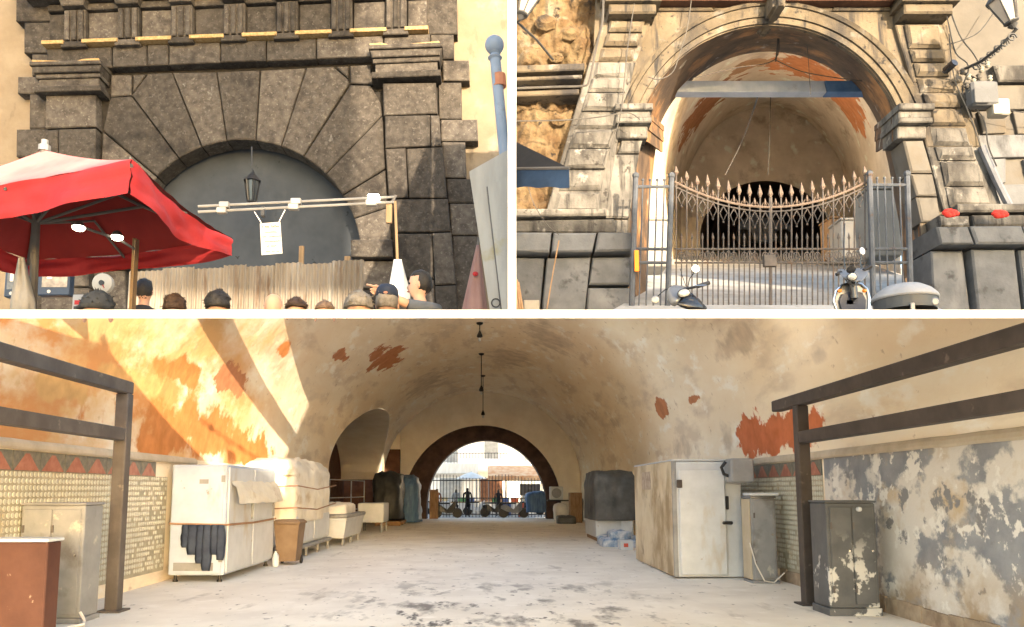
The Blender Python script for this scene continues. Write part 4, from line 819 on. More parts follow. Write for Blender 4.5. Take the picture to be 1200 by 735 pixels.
# cold room
t = thing('cold_room', 'walk-in cold room with grimy cream side and white door', 'cold room', (4.05, 16.2, 0))
cx0, cx1, cy0, cy1, ch = 3.47, 4.74, 14.4, 18.1, 2.15
obj('side_panel', G().cbox((cx0, cy0 + .03, .02), (cx0 + .06, cy1, ch), .008), grime, parent=t)
obj('shell', G().cbox((cx0 + .062, cy0, .02), (cx1, cy1, ch - .01), .012), enamel, parent=t)
obj('roof', G().cbox((cx0 - .01, cy0 - .02, ch), (cx1 + .01, cy1, ch + .03), .008), enamel, parent=t)
obj('corner_trim', G().cbox((cx0 - .012, cy0 - .012, .02), (cx0 + .07, cy0 + .028, ch - .002), .006), greypaint, parent=t)
dr = obj('door', G().cbox((cx0 + .10, cy0 - .07, .06), (cx0 + .96, cy0 - .014, ch - .16), .018), enamel, parent=t)
obj('handle', G().cbox((cx0 + .88, cy0 - .14, .98), (cx0 + 1.06, cy0 - .072, 1.04), .012), blackp, parent=dr); obj('hinge', G().cbox((cx0 + .06, cy0 - .09, 1.65), (cx0 + .16, cy0 - .071, 1.8), .006), steel_dark, parent=dr)
obj('latch', G().cbox((cx0 + .97, cy0 - .06, 1.25), (cx0 + 1.02, cy0 - .012, 1.5), .008), blackp, parent=dr)
obj('notice', G().box((cx0 - .004, 16.3, 1.62), (cx0 - .001, 17.2, 2.0)), pm('notice_print', (.30, .22, .16), (.5, .42, .32), scale=9), parent=t)
t = thing('condenser_unit', 'grey condenser box mounted on the top corner of the cold room', 'condenser', (4.9, 14.2, 1.7))
obj('case', G().cbox((4.42, 13.92, 1.74), (4.84, 14.36, 2.18), .03), greypaint, parent=t); obj('pipe', G().tube([(4.38, 14.1, 2.12), (4.30, 14.1, 2.02), (4.34, 14.1, 1.9), (4.44, 14.1, 1.86)], .03, 8), blackp, parent=t)
t = cabinet('metal_cabinet', 'tall grey-beige metal cabinet standing right of the cold room', 4.62, 5.05, 13.55, 14.0, 1.50, greypaint, handle=False, plinth=.05)
obj('side_face', G().cbox((4.594, 13.57, .07), (4.615, 13.98, 1.45), .004), pm('beige_panel', (.42, .36, .26), (.5, .44, .33)), parent=t)
obj('tray', G().cbox((4.62, 13.5, 1.51), (5.1, 13.95, 1.56), .01), enamel, label='white tray lying on the grey-beige cabinet', cat='tray')
obj('loose_cable', G().tube([(4.56, 13.5, .7), (4.60, 13.35, .35), (4.72, 13.3, .08), (4.9, 13.35, .04), (5.1, 13.4, .2)], .012, 5), cloth_w, label='thin white cable looping down beside the grey-beige cabinet', cat='cable')
t = cabinet('metal_cabinet', 'dark grey cabinet with flaking paint behind the right steel post', 4.42, 5.06, 10.1, 10.6, 1.47, flaking, handle=False, plinth=.10, doors=2)
obj('lock', G().lathe((4.82, 10.06, 1.36), [(.03, 0), (.03, .05), (.01, .06)], 10, (0, -1, 0)), enamel, parent=t)

# hanging lamps on long cords
def pendant(px, Y, r_end, label, sz=1):
    top = hit(px, 380) if False else V(((px - CX) / F * Y, Y, 0)); x = top.x
    zt = SPR + (CRN - SPR) * math.sqrt(1 - ((x - XC) / XA) ** 2) - .03; ze = P(px, r_end, Y).z
    t = thing('pendant_lamp', label, 'lamp', (x, Y, zt), 'pendant lamps along the vault')
    obj('cord', G().tube([(x, Y, zt), (x, Y, ze + .2 * sz)], .018, 5), blackp, parent=t)
    obj('ceiling_rose', G().lathe((x, Y, zt - .08), [(.12, .08), (.10, .03), (.03, 0)], 10), blackp, parent=t)
    obj('socket', G().lathe((x, Y, ze), [(.03, 0), (.10, .03), (.09, .10), (.045, .2), (.02, .26)], 10), blackp, parent=t, smooth=True)
    obj('bulb', G().ball((x, Y, ze - .06), (.05, .05, .075), 8, 6), enamel, parent=t, smooth='all')
pendant(562, 25.2, 396, 'nearest pendant lamp on a short cord under the vault crown')
pendant(564, 31, 459, 'middle pendant lamp on a long cord under the vault'); pendant(566, 37, 487, 'farthest pendant lamp hanging before the end arch')
# ================================================================== the bright street beyond the far arch
pale = mat('pale_facade', (.62, .60, .56), (.72, .70, .66), scale=.8, rough=.9, bump=.2)  # the wall's own pale colour
paleg = mat('grey_shutter', (.20, .21, .21), (.28, .29, .29), rough=.7)
b = thing('street_house', 'pale house with balconies seen through the far arch', 'house', (0, 63, 0))
obj('wall', G().box((-16, 63, 0), (16, 66, 13)), pale, parent=b)
for k, x in enumerate((-6.2, -2.9, .4, 3.7)):
    w = obj('window', G().cbox((x - .55, 62.93, 3.9), (x + .55, 62.998, 6.0), .01), paleg, parent=b)
    obj('sill', G().cbox((x - .7, 62.8, 3.78), (x + .7, 62.995, 3.88), .01), pale, parent=w)
    obj('door', G().box((x - .9, 62.95, 0), (x + .9, 62.997, 2.6)), paleg if k % 2 else brown_pl, parent=b)
bal = obj('balcony', G().cbox((-4.2, 61.9, 3.55), (1.7, 62.99, 3.72), .02), greypaint, parent=b)
for i in range(24): obj('baluster', G().tube([(-4.1 + i * .25, 61.95, 3.72), (-4.1 + i * .25, 61.95, 4.6)], .018, 4), blackp, parent=bal)
obj('handrail', G().tube([(-4.15, 61.95, 4.6), (1.65, 61.95, 4.6)], .03, 5), blackp, parent=bal)
aw = [mat('cream_awning', (.55, .45, .33), (.64, .54, .41), rough=.8, stretch=(4, .2, .2), scale=2), mat('orange_awning', (.52, .24, .10), (.60, .42, .26), rough=.8, scale=3), mat('white_awning', (.62, .60, .56), (.70, .68, .64), rough=.8)]
def stall(x0, x1, y, z, k, label):
    t = thing('market_stall', label, 'stall', ((x0 + x1) / 2, y, 0))
    obj('awning', G().loft([[(x0, y, z), (x1, y, z), (x1, y, z + .04), (x0, y, z + .04)], [(x0, y + 2.2, z + .75), (x1, y + 2.2, z + .75), (x1, y + 2.2, z + .79), (x0, y + 2.2, z + .79)]]), aw[k], parent=t)
    obj('valance', G().box((x0, y - .02, z - .26), (x1, y - .002, z + .02)), aw[k], parent=t)
    for x in (x0 + .06, x1 - .06):
        for yy, zz in ((y + .1, z), (y + 2.1, z + .72)): obj('pole', G().tube([(x, yy, 0), (x, yy, zz)], .03, 5), greypaint, parent=t)
    obj('table', G().cbox((x0 + .15, y + .4, .75), (x1 - .15, y + 1.6, .82), .02), wood, parent=t)
    obj('table_skirt', G().box((x0 + .2, y + .45, .05), (x1 - .2, y + .47, .748)), cloth_w, parent=t)
stall(-4.2, -.6, 53.5, 2.75, 0, 'market stall under a cream awning, left beyond the far arch'); stall(.1, 4.0, 52.0, 2.55, 1, 'market stall under an orange awning, right beyond the far arch'); stall(-2.2, 1.6, 58.5, 3.3, 2, 'market stall under a white awning before the pale house')
bx = [pm('crate_%d' % i, c, c, rough=.8) for i, c in enumerate(((.45, .10, .05), (.10, .25, .10), (.55, .45, .25), (.08, .12, .28), (.5, .5, .48)))]
cl = ['red', 'green', 'straw coloured', 'blue', 'white']
n_ = 0
for x0, y, lb in ((-3.9, 54.0, 'cream awning stall'), (.4, 52.5, 'orange awning stall')):
    for i in range(5):
        x = x0 + i * .64; m = bx[(i * 2 + n_) % 5]
        obj('crate', G().loft([ring(x + .25, y + .5, .24, .3, .825), ring(x + .25, y + .5, .28, .34, 1.12)]), m, label='%s crate on the table of the %s' % (cl[(i * 2 + n_) % 5], lb), cat='crate', group='crates on the far stalls')
    n_ += 1
# iron gate of the far arch
t = thing('far_gate', 'open-bar iron fence across the far arch, dark against the street', 'fence', (0, 46.2, 0))
for z in (.2, 1.15, 2.2): obj('rail', G().tube([(-3.4, 46.2, z), (3.7, 46.2, z)], .03, 5), blackp, parent=t)
for i in range(37):
    x = -3.35 + i * .195; o = obj('bar', G().tube([(x, 46.2, .02), (x, 46.2, 2.45 + .12 * math.sin(i * .35))], .018, 4), blackp, parent=t)
# people walking in the street
def walker(x, y, h, cols, label, ph=0, arm=.25):
    me = bpy.data.meshes.new('person'); k = h / 1.75; s = .16
    J = [(0, 0, .95, .13), (0, 0, 1.15, .125), (0, 0, 1.40, .135), (0, 0, 1.52, .06), (0, .02, 1.62, .085), (0, .01, 1.72, .075),
         (-.10, s * math.cos(ph), .50, .075), (-.10, s * 1.3 * math.cos(ph) - .05, .07, .045), (-.10, s * 1.3 * math.cos(ph) - .18, .03, .04), (.10, -s * math.cos(ph), .50, .075), (.10, -s * 1.3 * math.cos(ph), .07, .045), (.10, -s * 1.3 * math.cos(ph) - .13, .03, .04),
         (-.2, 0, 1.40, .065), (-.25, arm * .5, 1.12, .05), (-.24, -arm * .3, .86, .035), (.2, 0, 1.40, .065), (.25, -arm * .5, 1.12, .05), (.24, -arm, .9, .035)]
    E = [(0, 1), (1, 2), (2, 3), (3, 4), (4, 5), (0, 6), (6, 7), (7, 8), (0, 9), (9, 10), (10, 11), (2, 12), (12, 13), (13, 14), (2, 15), (15, 16), (16, 17)]
    me.from_pydata([(a * k, b_ * k, c_ * k) for a, b_, c_, r in J], E, [])
    o = bpy.data.objects.new('person', me); col.objects.link(o)
    md = o.modifiers.new('skin', 'SKIN'); sb = o.modifiers.new('sub', 'SUBSURF'); sb.levels = sb.render_levels = 1
    for v, q in zip(me.skin_vertices[0].data, J): v.radius = (q[3] * k, q[3] * k)
    me.skin_vertices[0].data[0].use_root = True
    dg = bpy.context.evaluated_depsgraph_get(); nm = bpy.data.meshes.new_from_object(o.evaluated_get(dg)); o.modifiers.clear(); o.data = nm
    for m in cols: nm.materials.append(m)
    for p in nm.polygons: p.material_index = 0 if p.center.z < .95 * k else (1 if p.center.z < 1.5 * k and not (p.center.z < .9 * k) else 2); p.use_smooth = True
    o.location = (x, y, 0); return tag(o, label, 'person', 'people in the street beyond the far arch')
skin = mat('skin', (.42, .24, .16), (.48, .29, .20), scale=6, rough=.6, bump=.05); hairb = mat('black_hair', (.012, .010, .009), (.022, .019, .016), scale=20, rough=.55, bump=.4, bscale=60)
trs = pm('dark_trousers', (.02, .022, .03), (.03, .032, .04), rough=.9); shb = pm('black_shirt', (.015, .015, .017), (.025, .025, .027), rough=.9); shr = pm('rust_shirt', (.25, .09, .04), (.3, .12, .06), rough=.9)
walker(-3.0, 47.0, 1.75, (trs, shr, hairb), 'person in a rust top standing left beyond the far fence')
walker(-1.15, 47.2, 1.8, (trs, shb, hairb), 'person in black standing near the middle of the far fence', 1.2)
walker(.75, 48.4, 1.7, (trs, shb, hairb), 'dark-haired person in black walking just right of the fence middle', .4)
# small motorbikes parked by the fence
def bike(x, y, label, m, ang=0):
    t = thing('motorbike', label, 'motorbike', (x, y, 0), 'motorbikes by the far fence')
    for dx in (-.6, .6): obj('wheel', G().lathe((x + dx, y - .05, .3), [(.12, 0), (.28, 0), (.3, .05), (.28, .1), (.12, .1)], 14, (0, 1, 0)), blackp, parent=t)
    obj('body', G().loft([[(x + a, y - w, z0), (x + a, y + w, z0), (x + a, y + w * .7, z1), (x + a, y - w * .7, z1)] for a, w, z0, z1 in ((-.75, .05, .55, .7), (-.45, .14, .4, .8), (0, .15, .28, .5), (.3, .16, .3, .85), (.5, .1, .5, 1.0))]), m, parent=t)
    obj('seat', G().cbox((x - .7, y - .13, .81), (x + .15, y + .13, .9), .03), blackp, parent=t); obj('handlebar', G().tube([(x + .42, y - .3, 1.08), (x + .5, y, 1.02), (x + .42, y + .3, 1.08)], .025, 5), blackp, parent=t)
bike(-2.3, 45.5, 'dark motorbike parked left of the far fence middle', blk); bike(1.6, 45.6, 'grey motorbike parked right of the far fence middle', greypaint); bike(-.6, 49.8, 'white scooter parked in the street behind the far fence', enamel)
bike(.5, 47.0, 'dark scooter parked in the street just behind the fence middle', blk); bike(2.9, 50.8, 'red scooter in the street behind the grey panel', bx[0]); bike(-3.4, 52.2, 'grey scooter in front of the cream awning stall', greypaint)
obj('blue_covered_cart', lump(2.3, 3.7, 44.5, 45.4, .35, 1.55, .10, 77, 26, 12, .5), tarp_blue, smooth='all', label='cart under blue cover at the right foot of the far arch', cat='cart')
obj('leaning_board', G().cbox((-3.25, 44.2, 0), (-2.75, 44.28, 1.65), .01), wood, label='brown board leaning at the left foot of the far arch', cat='board')
obj('grey_sign', G().cbox((2.0, 46.5, 1.3), (3.25, 46.56, 2.0), .01), greypaint, label='blank grey panel fixed on the far fence', cat='panel')

walker(2.55, 49.5, 1.65, (trs, cloth_w, hairb), 'person in a pale top standing behind the grey panel of the far fence', .8)
walker(-2.0, 51.0, 1.72, (shb, greypaint, hairb), 'person in grey beside the cream awning stall', 1.9)
for k, (x, y, z, m, lb) in enumerate(((-1.0, 50.5, 2.35, aw[2], 'white parasol open in the street left of the fence middle'), (3.3, 55.5, 2.9, aw[0], 'cream parasol behind the orange awning stall'))):
    t = thing('street_parasol', lb, 'parasol', (x, y, 0), 'parasols in the far street')
    obj('pole', G().tube([(x, y, 0), (x, y, z + .5)], .025, 5), greypaint, parent=t); obj('canopy', G().lathe((x, y, z), [(1.0, 0), (1.0, .03), (.5, .30), (.02, .46)], 8), m, parent=t)
for k, (x, y, w, h, c) in enumerate(((-2.6, 50.2, .5, .9, bx[4]), (-.1, 47.6, .4, .6, bx[2]), (1.3, 50.2, .6, .8, bx[3]), (2.2, 47.4, .5, .5, bx[0]), (-3.2, 48.6, .4, 1.1, greypaint))):
    obj('street_box', G().cbox((x - w / 2, y, 0), (x + w / 2, y + .5, h), .03), c, label=['white box on the street behind the far fence at left', 'straw coloured box right behind the fence middle', 'blue box in the street right of the fence middle', 'low red box behind the far fence at right', 'tall grey box at the left end behind the far fence'][k], cat='box', group='boxes in the far street')
# ================================================================== market things in front of the dark gateway
red_f = mat('red_canvas', (0.255, 0.0102, 0.0119), (0.3145, 0.0221, 0.0221), scale=2, rough=.7, bump=.3, bscale=8, stretch=(1, 1, .4)); pink_f = mat('pale_pink_canvas', (.33, .105, .10), (.40, .17, .155), scale=1.6, rough=.8, bump=.2)
alu = mat('dull_aluminium', (.16, .155, .145), (.22, .215, .2), rough=.45, metal=.5, bump=.05); under_f = mat('shaded_red_canvas', (.13, .006, .006), (.18, .012, .010), scale=2, rough=.8, bump=.2); pole_g = mat('grey_pole_paint', (.055, .05, .048), (.085, .08, .075), rough=.6, bump=.05)  # umbrella underside: same red canvas, its shade put into the colour
C1, C2, C4 = P(152, 228, 5.4), P(270, 300, 6.85), P(-130, 262, 6.0); C3 = C2 + C4 - C1; C3.z = C2.z - .02
APX = P(52, 176, 6.45)
um = thing('market_umbrella', 'big red market umbrella with drooping valance at the left', 'umbrella', P(38, 362, 6.45))
UP = V((0, 0, 1))
tops = [c + UP * hgt for c, hgt in ((C1, .27), (C2, .17), (C3, .17), (C4, .24))]
def canopy_panel(a, b, m, nm, sag):
    def fn(u, v):
        e = a.lerp(b, u); p = APX.lerp(e, v); p = p - UP * (sag * math.sin(math.pi * v) * .5 + .05 * math.sin(math.pi * u) * v + .012 * v * nz(u * 14, v * 2, a.x)); return p
    g = G().grid(fn, 36, 12); return obj(nm, g, m, parent=um, smooth='all')
for i in range(4): canopy_panel(tops[i], tops[(i + 1) % 4], pink_f if i == 3 else under_f, 'canopy_panel', .06)  # one upper panel paler than the others
low = [C1, C2, C3, C4]
for i in range(4):
    a, b, c, d = tops[i], tops[(i + 1) % 4], low[i], low[(i + 1) % 4]
    def fn(u, v, a=a, b=b, c=c, d=d):
        p = a.lerp(b, u).lerp(c.lerp(d, u), v); n_ = (b - a).cross(UP).normalized()
        return p + n_ * (.05 * math.sin(u * 9) * v + .03 * nz(u * 6, v * 3) + .008 * nz(u * 14 + i * 7, v * 1.5)) - UP * (.09 * math.sin(math.pi * u) if i == 0 else .05 * math.sin(math.pi * u))
    obj('valance', G().grid(fn, 70, 8), red_f, parent=um, smooth='all')
hub = P(42, 262, 6.45); foot = P(38, 366, 6.45)
obj('pole', G().tube([foot, hub, APX], .035, 8), pole_g, parent=um); obj('finial', G().lathe(APX - UP * .01, [(.05, 0), (.05, .05), (.03, .06), (.03, .1)], 10), alu, parent=um)
for k, t_ in enumerate(tops):
    r_ = obj('rib', G().tube([APX - UP * .08, APX.lerp(t_, .5) - UP * .09, t_ - UP * .05], .016, 6), pole_g, parent=um)
    obj('strut', G().tube([hub, APX.lerp(t_, .52) - UP * .09], .014, 6), pole_g, parent=r_)
for k in range(4): m_ = (tops[k] + tops[(k + 1) % 4]) / 2; obj('rib', G().tube([hub, APX.lerp(m_, .6) - UP * .09, m_ - UP * .09], .012, 6), pole_g, parent=um)
glow = mat('lit_lamp_glass', (.9, .85, .75), rough=.4, bump=0, emit='#fff0d0', estr=6)
wood_d = mat('shaded_raw_wood', (.13, .085, .045), (.19, .13, .075), scale=3, rough=.85, bump=.3, stretch=(6, 6, 1))
# spotlights under the umbrella on a wooden arm
la = thing('lamp_arm', 'wooden post with two lit spotlights under the red umbrella', 'lamp', P(157, 362, 6.6))
obj('post', G().cbox(P(155, 366, 6.6), P(159, 283, 6.65), .006), wood_d, parent=la); obj('arm', G().tube([P(158, 292, 6.6), P(140, 281, 6.5), P(84, 262, 6.1)], .012, 6), pole_g, parent=la)
for px, py, Y in ((92, 270, 6.1), (137, 281, 6.45)):
    c = P(px, py, Y); l_ = obj('lamp_housing', G().lathe(c + V((0, 0, .03)), [(.012, .05), (.03, .04), (.055, 0)], 12), pole_g, parent=la, smooth=True); obj('lamp_glass', G().ball(c + V((0, 0, .02)), (.05, .05, .025), 12, 6), glow, parent=l_, smooth='all')
# double light rail
lr = thing('light_rail', 'double aluminium light rail with small lamps in front of the arch', 'light rail', P(463, 362, 8.0))
for y0, y1 in ((242, 231), (248.5, 237)): obj('rail', G().tube([P(232, y0, 7.6), P(462, y1, 8.0)], .014, 6), alu, parent=lr)
obj('end_bracket', G().tube([P(462, 230, 8.0), P(464, 229, 8.0), P(459, 238, 8.0)], .016, 6), pole_g, parent=lr)
for px, lit in ((263, 0), (347, 0), (438, 1)):
    t_ = (px - 232) / 230; Y = 7.6 + .4 * t_
    for k, (y0, y1) in enumerate(((242, 231), (248.5, 237))):
        py = y0 + (y1 - y0) * t_; a = P(px - 7 - k * 3, py + 2.2, Y - .03); b = P(px + 7 - k * 3, py - 2.2, Y + .03)
        obj('lamp', G().cbox((a.x, a.y, min(a.z, b.z)), (b.x, b.y, max(a.z, b.z)), .006), glow if lit and k == 0 else alu, parent=lr)
obj('clip', G().cbox(P(305, 253, 7.72), P(312, 244, 7.78), .005), blackp, parent=lr)
obj('post', G().tube([P(463, 236, 8.0), P(466, 310, 8.0), P(467, 366, 8.0)], .016, 6), wood_d, parent=lr); obj('post_block', G().cbox(P(452, 261, 8.0), P(460, 240, 8.05), .006), wood_d, parent=lr)
# notice with unreadable lines
nt = thing('hanging_notice', 'white notice with faint lines of writing hung from the light rail', 'notice', P(317, 299, 7.72))
paper = mat('white_paper', (0.255, 0.2465, 0.2338), (0.289, 0.2805, 0.2677), scale=5, rough=.9, bump=.05); ink_b = mat('faded_brown_ink', (.08, .035, .02), (.12, .06, .04), bump=0); ink = mat('faded_grey_ink', (.03, .03, .032), (.06, .06, .06), bump=0)
sheet = obj('sheet', G().prism([P(x, y, 7.72) for x, y in ((304.5, 262), (328.5, 260), (331, 297), (306.5, 299))], (0, .004, 0)), paper, parent=nt)
random.seed(3)
for li, (yy, x0, x1, hh, mm) in enumerate(((264.2, 307, 327, 3.4, ink_b), (271.5, 310, 324, 2.0, ink), (276.8, 307.5, 328, 2.0, ink), (282.2, 308.5, 328, 2.0, ink), (287.6, 312.5, 324, 2.2, ink), (294, 311.5, 327, 2.2, ink))):
    x = x0; g = G()
    while x < x1:
        w = random.uniform(.9, 1.7); k = random.uniform(.55, 1)
        dy = -.05 * (x - x0)
        if random.random() > .12:
            for (a, b_, c_, d_) in ((x, 0, x + .35, k), (x, k - .3 if k > .5 else 0, x + w, k), (x + w - .35, 0, x + w, k * random.choice((.6, 1)))):
                g.prism([P(a, yy + dy + hh * (1 - b_), 7.716), P(c_, yy + dy + hh * (1 - b_), 7.716), P(c_, yy + dy + hh * (1 - d_), 7.716), P(a, yy + dy + hh * (1 - d_), 7.716)], (0, .001, 0))
        x += w + .45
    obj('writing', g, mm, parent=sheet)
for a, b in (((306, 261), (298, 248)), ((327, 260), (334, 246))): obj('string', G().tube([P(*a, 7.715), P(*b, 7.74)], .004, 4), cloth_w, parent=nt)
random.seed(11)
# hanging lantern in the arch
ln = thing('hanging_lantern', 'black iron lantern hanging in the dark arch', 'lantern', P(295, 238, 18.6)); lc = P(295, 238, 18.6); u_ = 18.6 / 900
obj('chain', G().tube([P(295, 172, 18.6), P(295, 196, 18.6)], .02, 5), blackp, parent=ln)
obj('cap', G().lathe(lc + UP * (27 * u_), [(11.5 * u_, 0), (10 * u_, 2 * u_), (5 * u_, 7 * u_), (3 * u_, 10 * u_), (1 * u_, 15 * u_)], 6), blackp, parent=ln)
obj('glass', G().lathe(lc, [(5 * u_, 3 * u_), (8.6 * u_, 26.8 * u_)], 6), mat('smoky_glass', (.02, .022, .024), (.03, .033, .036), rough=.15, spec=.6, bump=0), parent=ln)
for k in range(6): a = 2 * math.pi * k / 6; e = V((math.cos(a), math.sin(a), 0)); obj('frame_bar', G().tube([lc + e * (5.6 * u_) + UP * (2 * u_), lc + e * (9.6 * u_) + UP * (27 * u_)], .018, 4), blackp, parent=ln)
obj('base', G().lathe(lc, [(.5 * u_, -4 * u_), (3 * u_, -1 * u_), (6 * u_, 1 * u_), (6 * u_, 2.5 * u_)], 6), blackp, parent=ln)
# corrugated fence
YF = 16.5
cor = mat('stained_corrugated_iron', (0.1272, 0.1056, 0.08071), (0.1792, 0.1569, 0.1292), scale=2.2, rough=.7, bump=.2, stretch=(1, 1, .25), rnd=.1, layers=[((0.08092, 0.0513, 0.0323), 2.5, .56, .7, (2, 1, .25)), ((0.2196, 0.2052, 0.1809), 1.6, .60, .7, (1.5, 1, .3))])
cf = thing('corrugated_fence', 'rusty cream corrugated metal fence closing the dark arch', 'fence', P(290, 362, YF))
fx = [150, 190, 226, 262, 287, 322, 352, 388, 424]
for k, (a, b) in enumerate(zip(fx, fx[1:])):
    pa, pb = P(a, 0, YF).x, P(b, 0, YF).x; zt = [P(a, 318 - .043 * (a - 160) - (2 if k % 2 else 0), YF).z, P(b, 318 - .043 * (b - 160) - (2 if k % 2 else 0), YF).z]; zb = P(a, 369, YF).z
    n_ = 60; sgn = .02 if k % 2 else 0
    P_fn = lambda u, v: V((pa + (pb - pa + .03) * u, YF + .028 * math.sin((pa + (pb - pa) * u) * 2 * math.pi / .115) - sgn, zb + (zt[0] + (zt[1] - zt[0]) * u - zb) * v))
    pa_, = (pa,); xa_, xb_ = P(a, 340, YF).x, P(b, 340, YF).x; pa, pb = xa_, xb_
    obj('metal_sheet', G().grid(P_fn, n_, 1), cor, parent=cf, smooth='all')
for x0, x1, y0 in ((348, 357, 289), (402, 411, 301)): obj('post', G().cbox(P(x0, 368, YF + .1), P(x1, y0, YF + .16), .01), wood_d, parent=cf)
# sacks, boards and scale on the stall side
def drape(x0, x1, y0, y1, Y, top_w, seed, m, label, nm='hanging_cloth'):
    g = G(); rr = []
    for j in range(13):
        v = j / 12; py = y0 + (y1 - y0) * v; w = top_w + (1 - top_w) * min(1, v * 1.25); c = (x0 + x1) / 2 - 2 * (1 - v)
        hw = (x1 - x0) / 2 * w
        rr.append([P(c + hw * math.cos(t), py, Y + .10 * math.sin(t) * (1 + .25 * math.sin(5 * t + v * 2)) + .02 * nz(t * 2 + seed, v * 4)) for t in [2 * math.pi * i / 18 for i in range(18)]])
    return obj(nm, g.loft(rr), m, smooth='all', label=label, cat='cloth')
drape(12, 42, 302, 367, 6.2, .25, 1, mat('grey_white_cloth', (.16, .15, .135), (.22, .21, .195), rough=.9, bump=.4, scale=4), 'greyish white cloth tied to the umbrella pole')
drape(455, 481, 304, 352, 7.9, .35, 2, cloth_w, 'bright white cloth hanging from the light rail post')
def screen(x0, y0, x1, y1, Y, label, nm, fm, pm_, cat):
    t = thing(nm, label, cat, P((x0 + x1) / 2, y1, Y)); a, b = P(x0, y1, Y), P(x1, y0, Y)
    obj('frame', G().cbox((a.x, Y, a.z), (b.x, Y + .12, b.z), .01), fm, parent=t); w, h = b.x - a.x, b.z - a.z
    obj('panel', G().box((a.x + w * .14, Y - .006, a.z + h * .22), (b.x - w * .06, Y - .001, b.z - h * .12)), pm_, parent=t)
    obj('note', G().box((a.x + w * .30, Y - .012, a.z + h * .45), (a.x + w * .46, Y - .008, a.z + h * .82)), paper, parent=t); obj('emblem', G().lathe((a.x + w * .38, Y - .002, a.z + h * .1), [(.002, 0), (.022, 0), (.022, .006), (.002, .006)], 8, (0, -1, 0)), alu, parent=t); return t
navyp = mat('navy_board_paint', (.003, .008, .018), (.006, .013, .028), rough=.5, bump=.1)
screen(43, 304, 83, 346, 9.0, 'navy framed display board behind the umbrella pole', 'display_board', navyp, mat('dim_picture', (.05, .045, .04), (.16, .14, .12), scale=7, rough=.4, bump=0), 'board')
screen(4, 308, 30, 348, 9.2, 'small navy board half hidden by the grey cloth', 'display_board', navyp, mat('dim_picture_dark', (.015, .017, .022), (.06, .065, .07), scale=6, rough=.4, bump=0), 'board')
ds = thing('dial_scale', 'round white dial scale hanging left of the corrugated fence', 'scale', P(120, 350, 8.4)); dc = P(120, 332, 8.4); r_ = 12 * 8.4 / 900
obj('case', G().lathe(dc + V((0, .05, 0)), [(r_ * .2, 0), (r_, 0), (r_ * 1.03, .03), (r_, .06), (r_ * .9, .066), (.001, .066)], 24, (0, -1, 0)), mat('cream_dial', (.30, .27, .22), (.34, .31, .26), rough=.4, bump=0), parent=ds, smooth=True)
obj('hub', G().lathe(dc - V((0, .018, 0)), [(.03, 0), (.03, .012), (.001, .012)], 12, (0, -1, 0)), blackp, parent=ds); obj('pointer', G().tube([dc - V((0, .025, 0)), dc + V((.035, -.025, -.06))], .005, 4), red_f, parent=ds)
obj('hook', G().tube([dc + UP * r_, dc + UP * (r_ + .08)], .01, 5), pole_g, parent=ds); obj('pan_rod', G().tube([dc - UP * r_, dc - UP * (r_ + .06)], .012, 5), pole_g, parent=ds)
pb = thing('price_board', 'small pale price board with red print beside the dial scale', 'board', P(96, 362, 8.3))
obj('panel', G().cbox(P(84, 366, 8.3), P(108, 346, 8.33), .004), paper, parent=pb); obj('print', G().box(P(87, 357, 8.296), P(105, 352, 8.298)), red_f, parent=pb)
for i, (x0, x1) in enumerate(((86, 95), (97, 106))): obj('print', G().box(P(x0, 363, 8.296), P(x1, 359, 8.298)), ink, parent=pb)
# blue post with ball, tall white door panel and folded pink umbrella at the right
bpst = thing('blue_post', 'pale blue metal post with a ball on top', 'post', P(600, 362, 7.4)); blp = mat('pale_blue_paint', (.14, .175, .23), (.19, .225, .28), rough=.5, bump=.1, layers=[((.13, .14, .16), 5, .6, .7, None)])
top_ = P(580, 66, 7.4); obj('shaft', G().tube([P(597, 240, 7.4), top_], .055, 12), blp, parent=bpst, smooth=True)
obj('collar', G().lathe(top_, [(.055, -.04), (.075, -.02), (.06, .0), (.045, .02), (.06, .035), (.04, .05)], 14), blp, parent=bpst, smooth=True); obj('ball', G().ball(P(579.5, 53, 7.4), .098, 18, 12), blp, parent=bpst, smooth='all')
obj('rusty_band', G().tube([P(585.5, 102, 7.4), P(584.6, 88, 7.4)], .068, 12), mat('rust_band', (.30, .10, .05), (.36, .16, .09), rough=.9), parent=bpst)
wd = thing('white_shutter_door', 'tall white folding door panel with ring pull at the right edge', 'door', P(580, 362, 7.2)); wdm = mat('chalk_white_wood', (0.221, 0.2125, 0.1955), (0.272, 0.2635, 0.2422), rough=.7, scale=3, stretch=(3, 3, .4), layers=[((0.2295, 0.204, 0.1275), 2, .62, .7, None)])
obj('leaf', G().prism([P(x, y, 7.2) for x, y in ((550, 201), (594.5, 176), (594.5, 368), (575, 368))], (0, .05, 0)), wdm, parent=wd)
obj('inner_panel', G().prism([P(x, y, 7.195) for x, y in ((571, 220), (594.2, 208), (594.2, 368), (588, 368))], (0, -.02, 0)), wdm, parent=wd)
obj('edge', G().tube([P(571, 219, 7.18), P(588, 367, 7.18)], .008, 5), pole_g, parent=wd)
rc = P(581, 355, 7.15); obj('ring_pull', G().tube([rc + V((.04 * math.cos(t), 0, .04 * math.sin(t))) for t in [k * math.pi / 8 for k in range(17)]], .008, 5), blackp, parent=wd)
pu = thing('folded_umbrella', 'folded pale pink umbrella leaning beside the white door panel', 'umbrella', P(556, 362, 7.8)); pkm = mat('faded_rose_canvas', (.17, .095, .082), (.22, .135, .12), rough=.9, bump=.3, stretch=(4, 4, .3))
rr = []
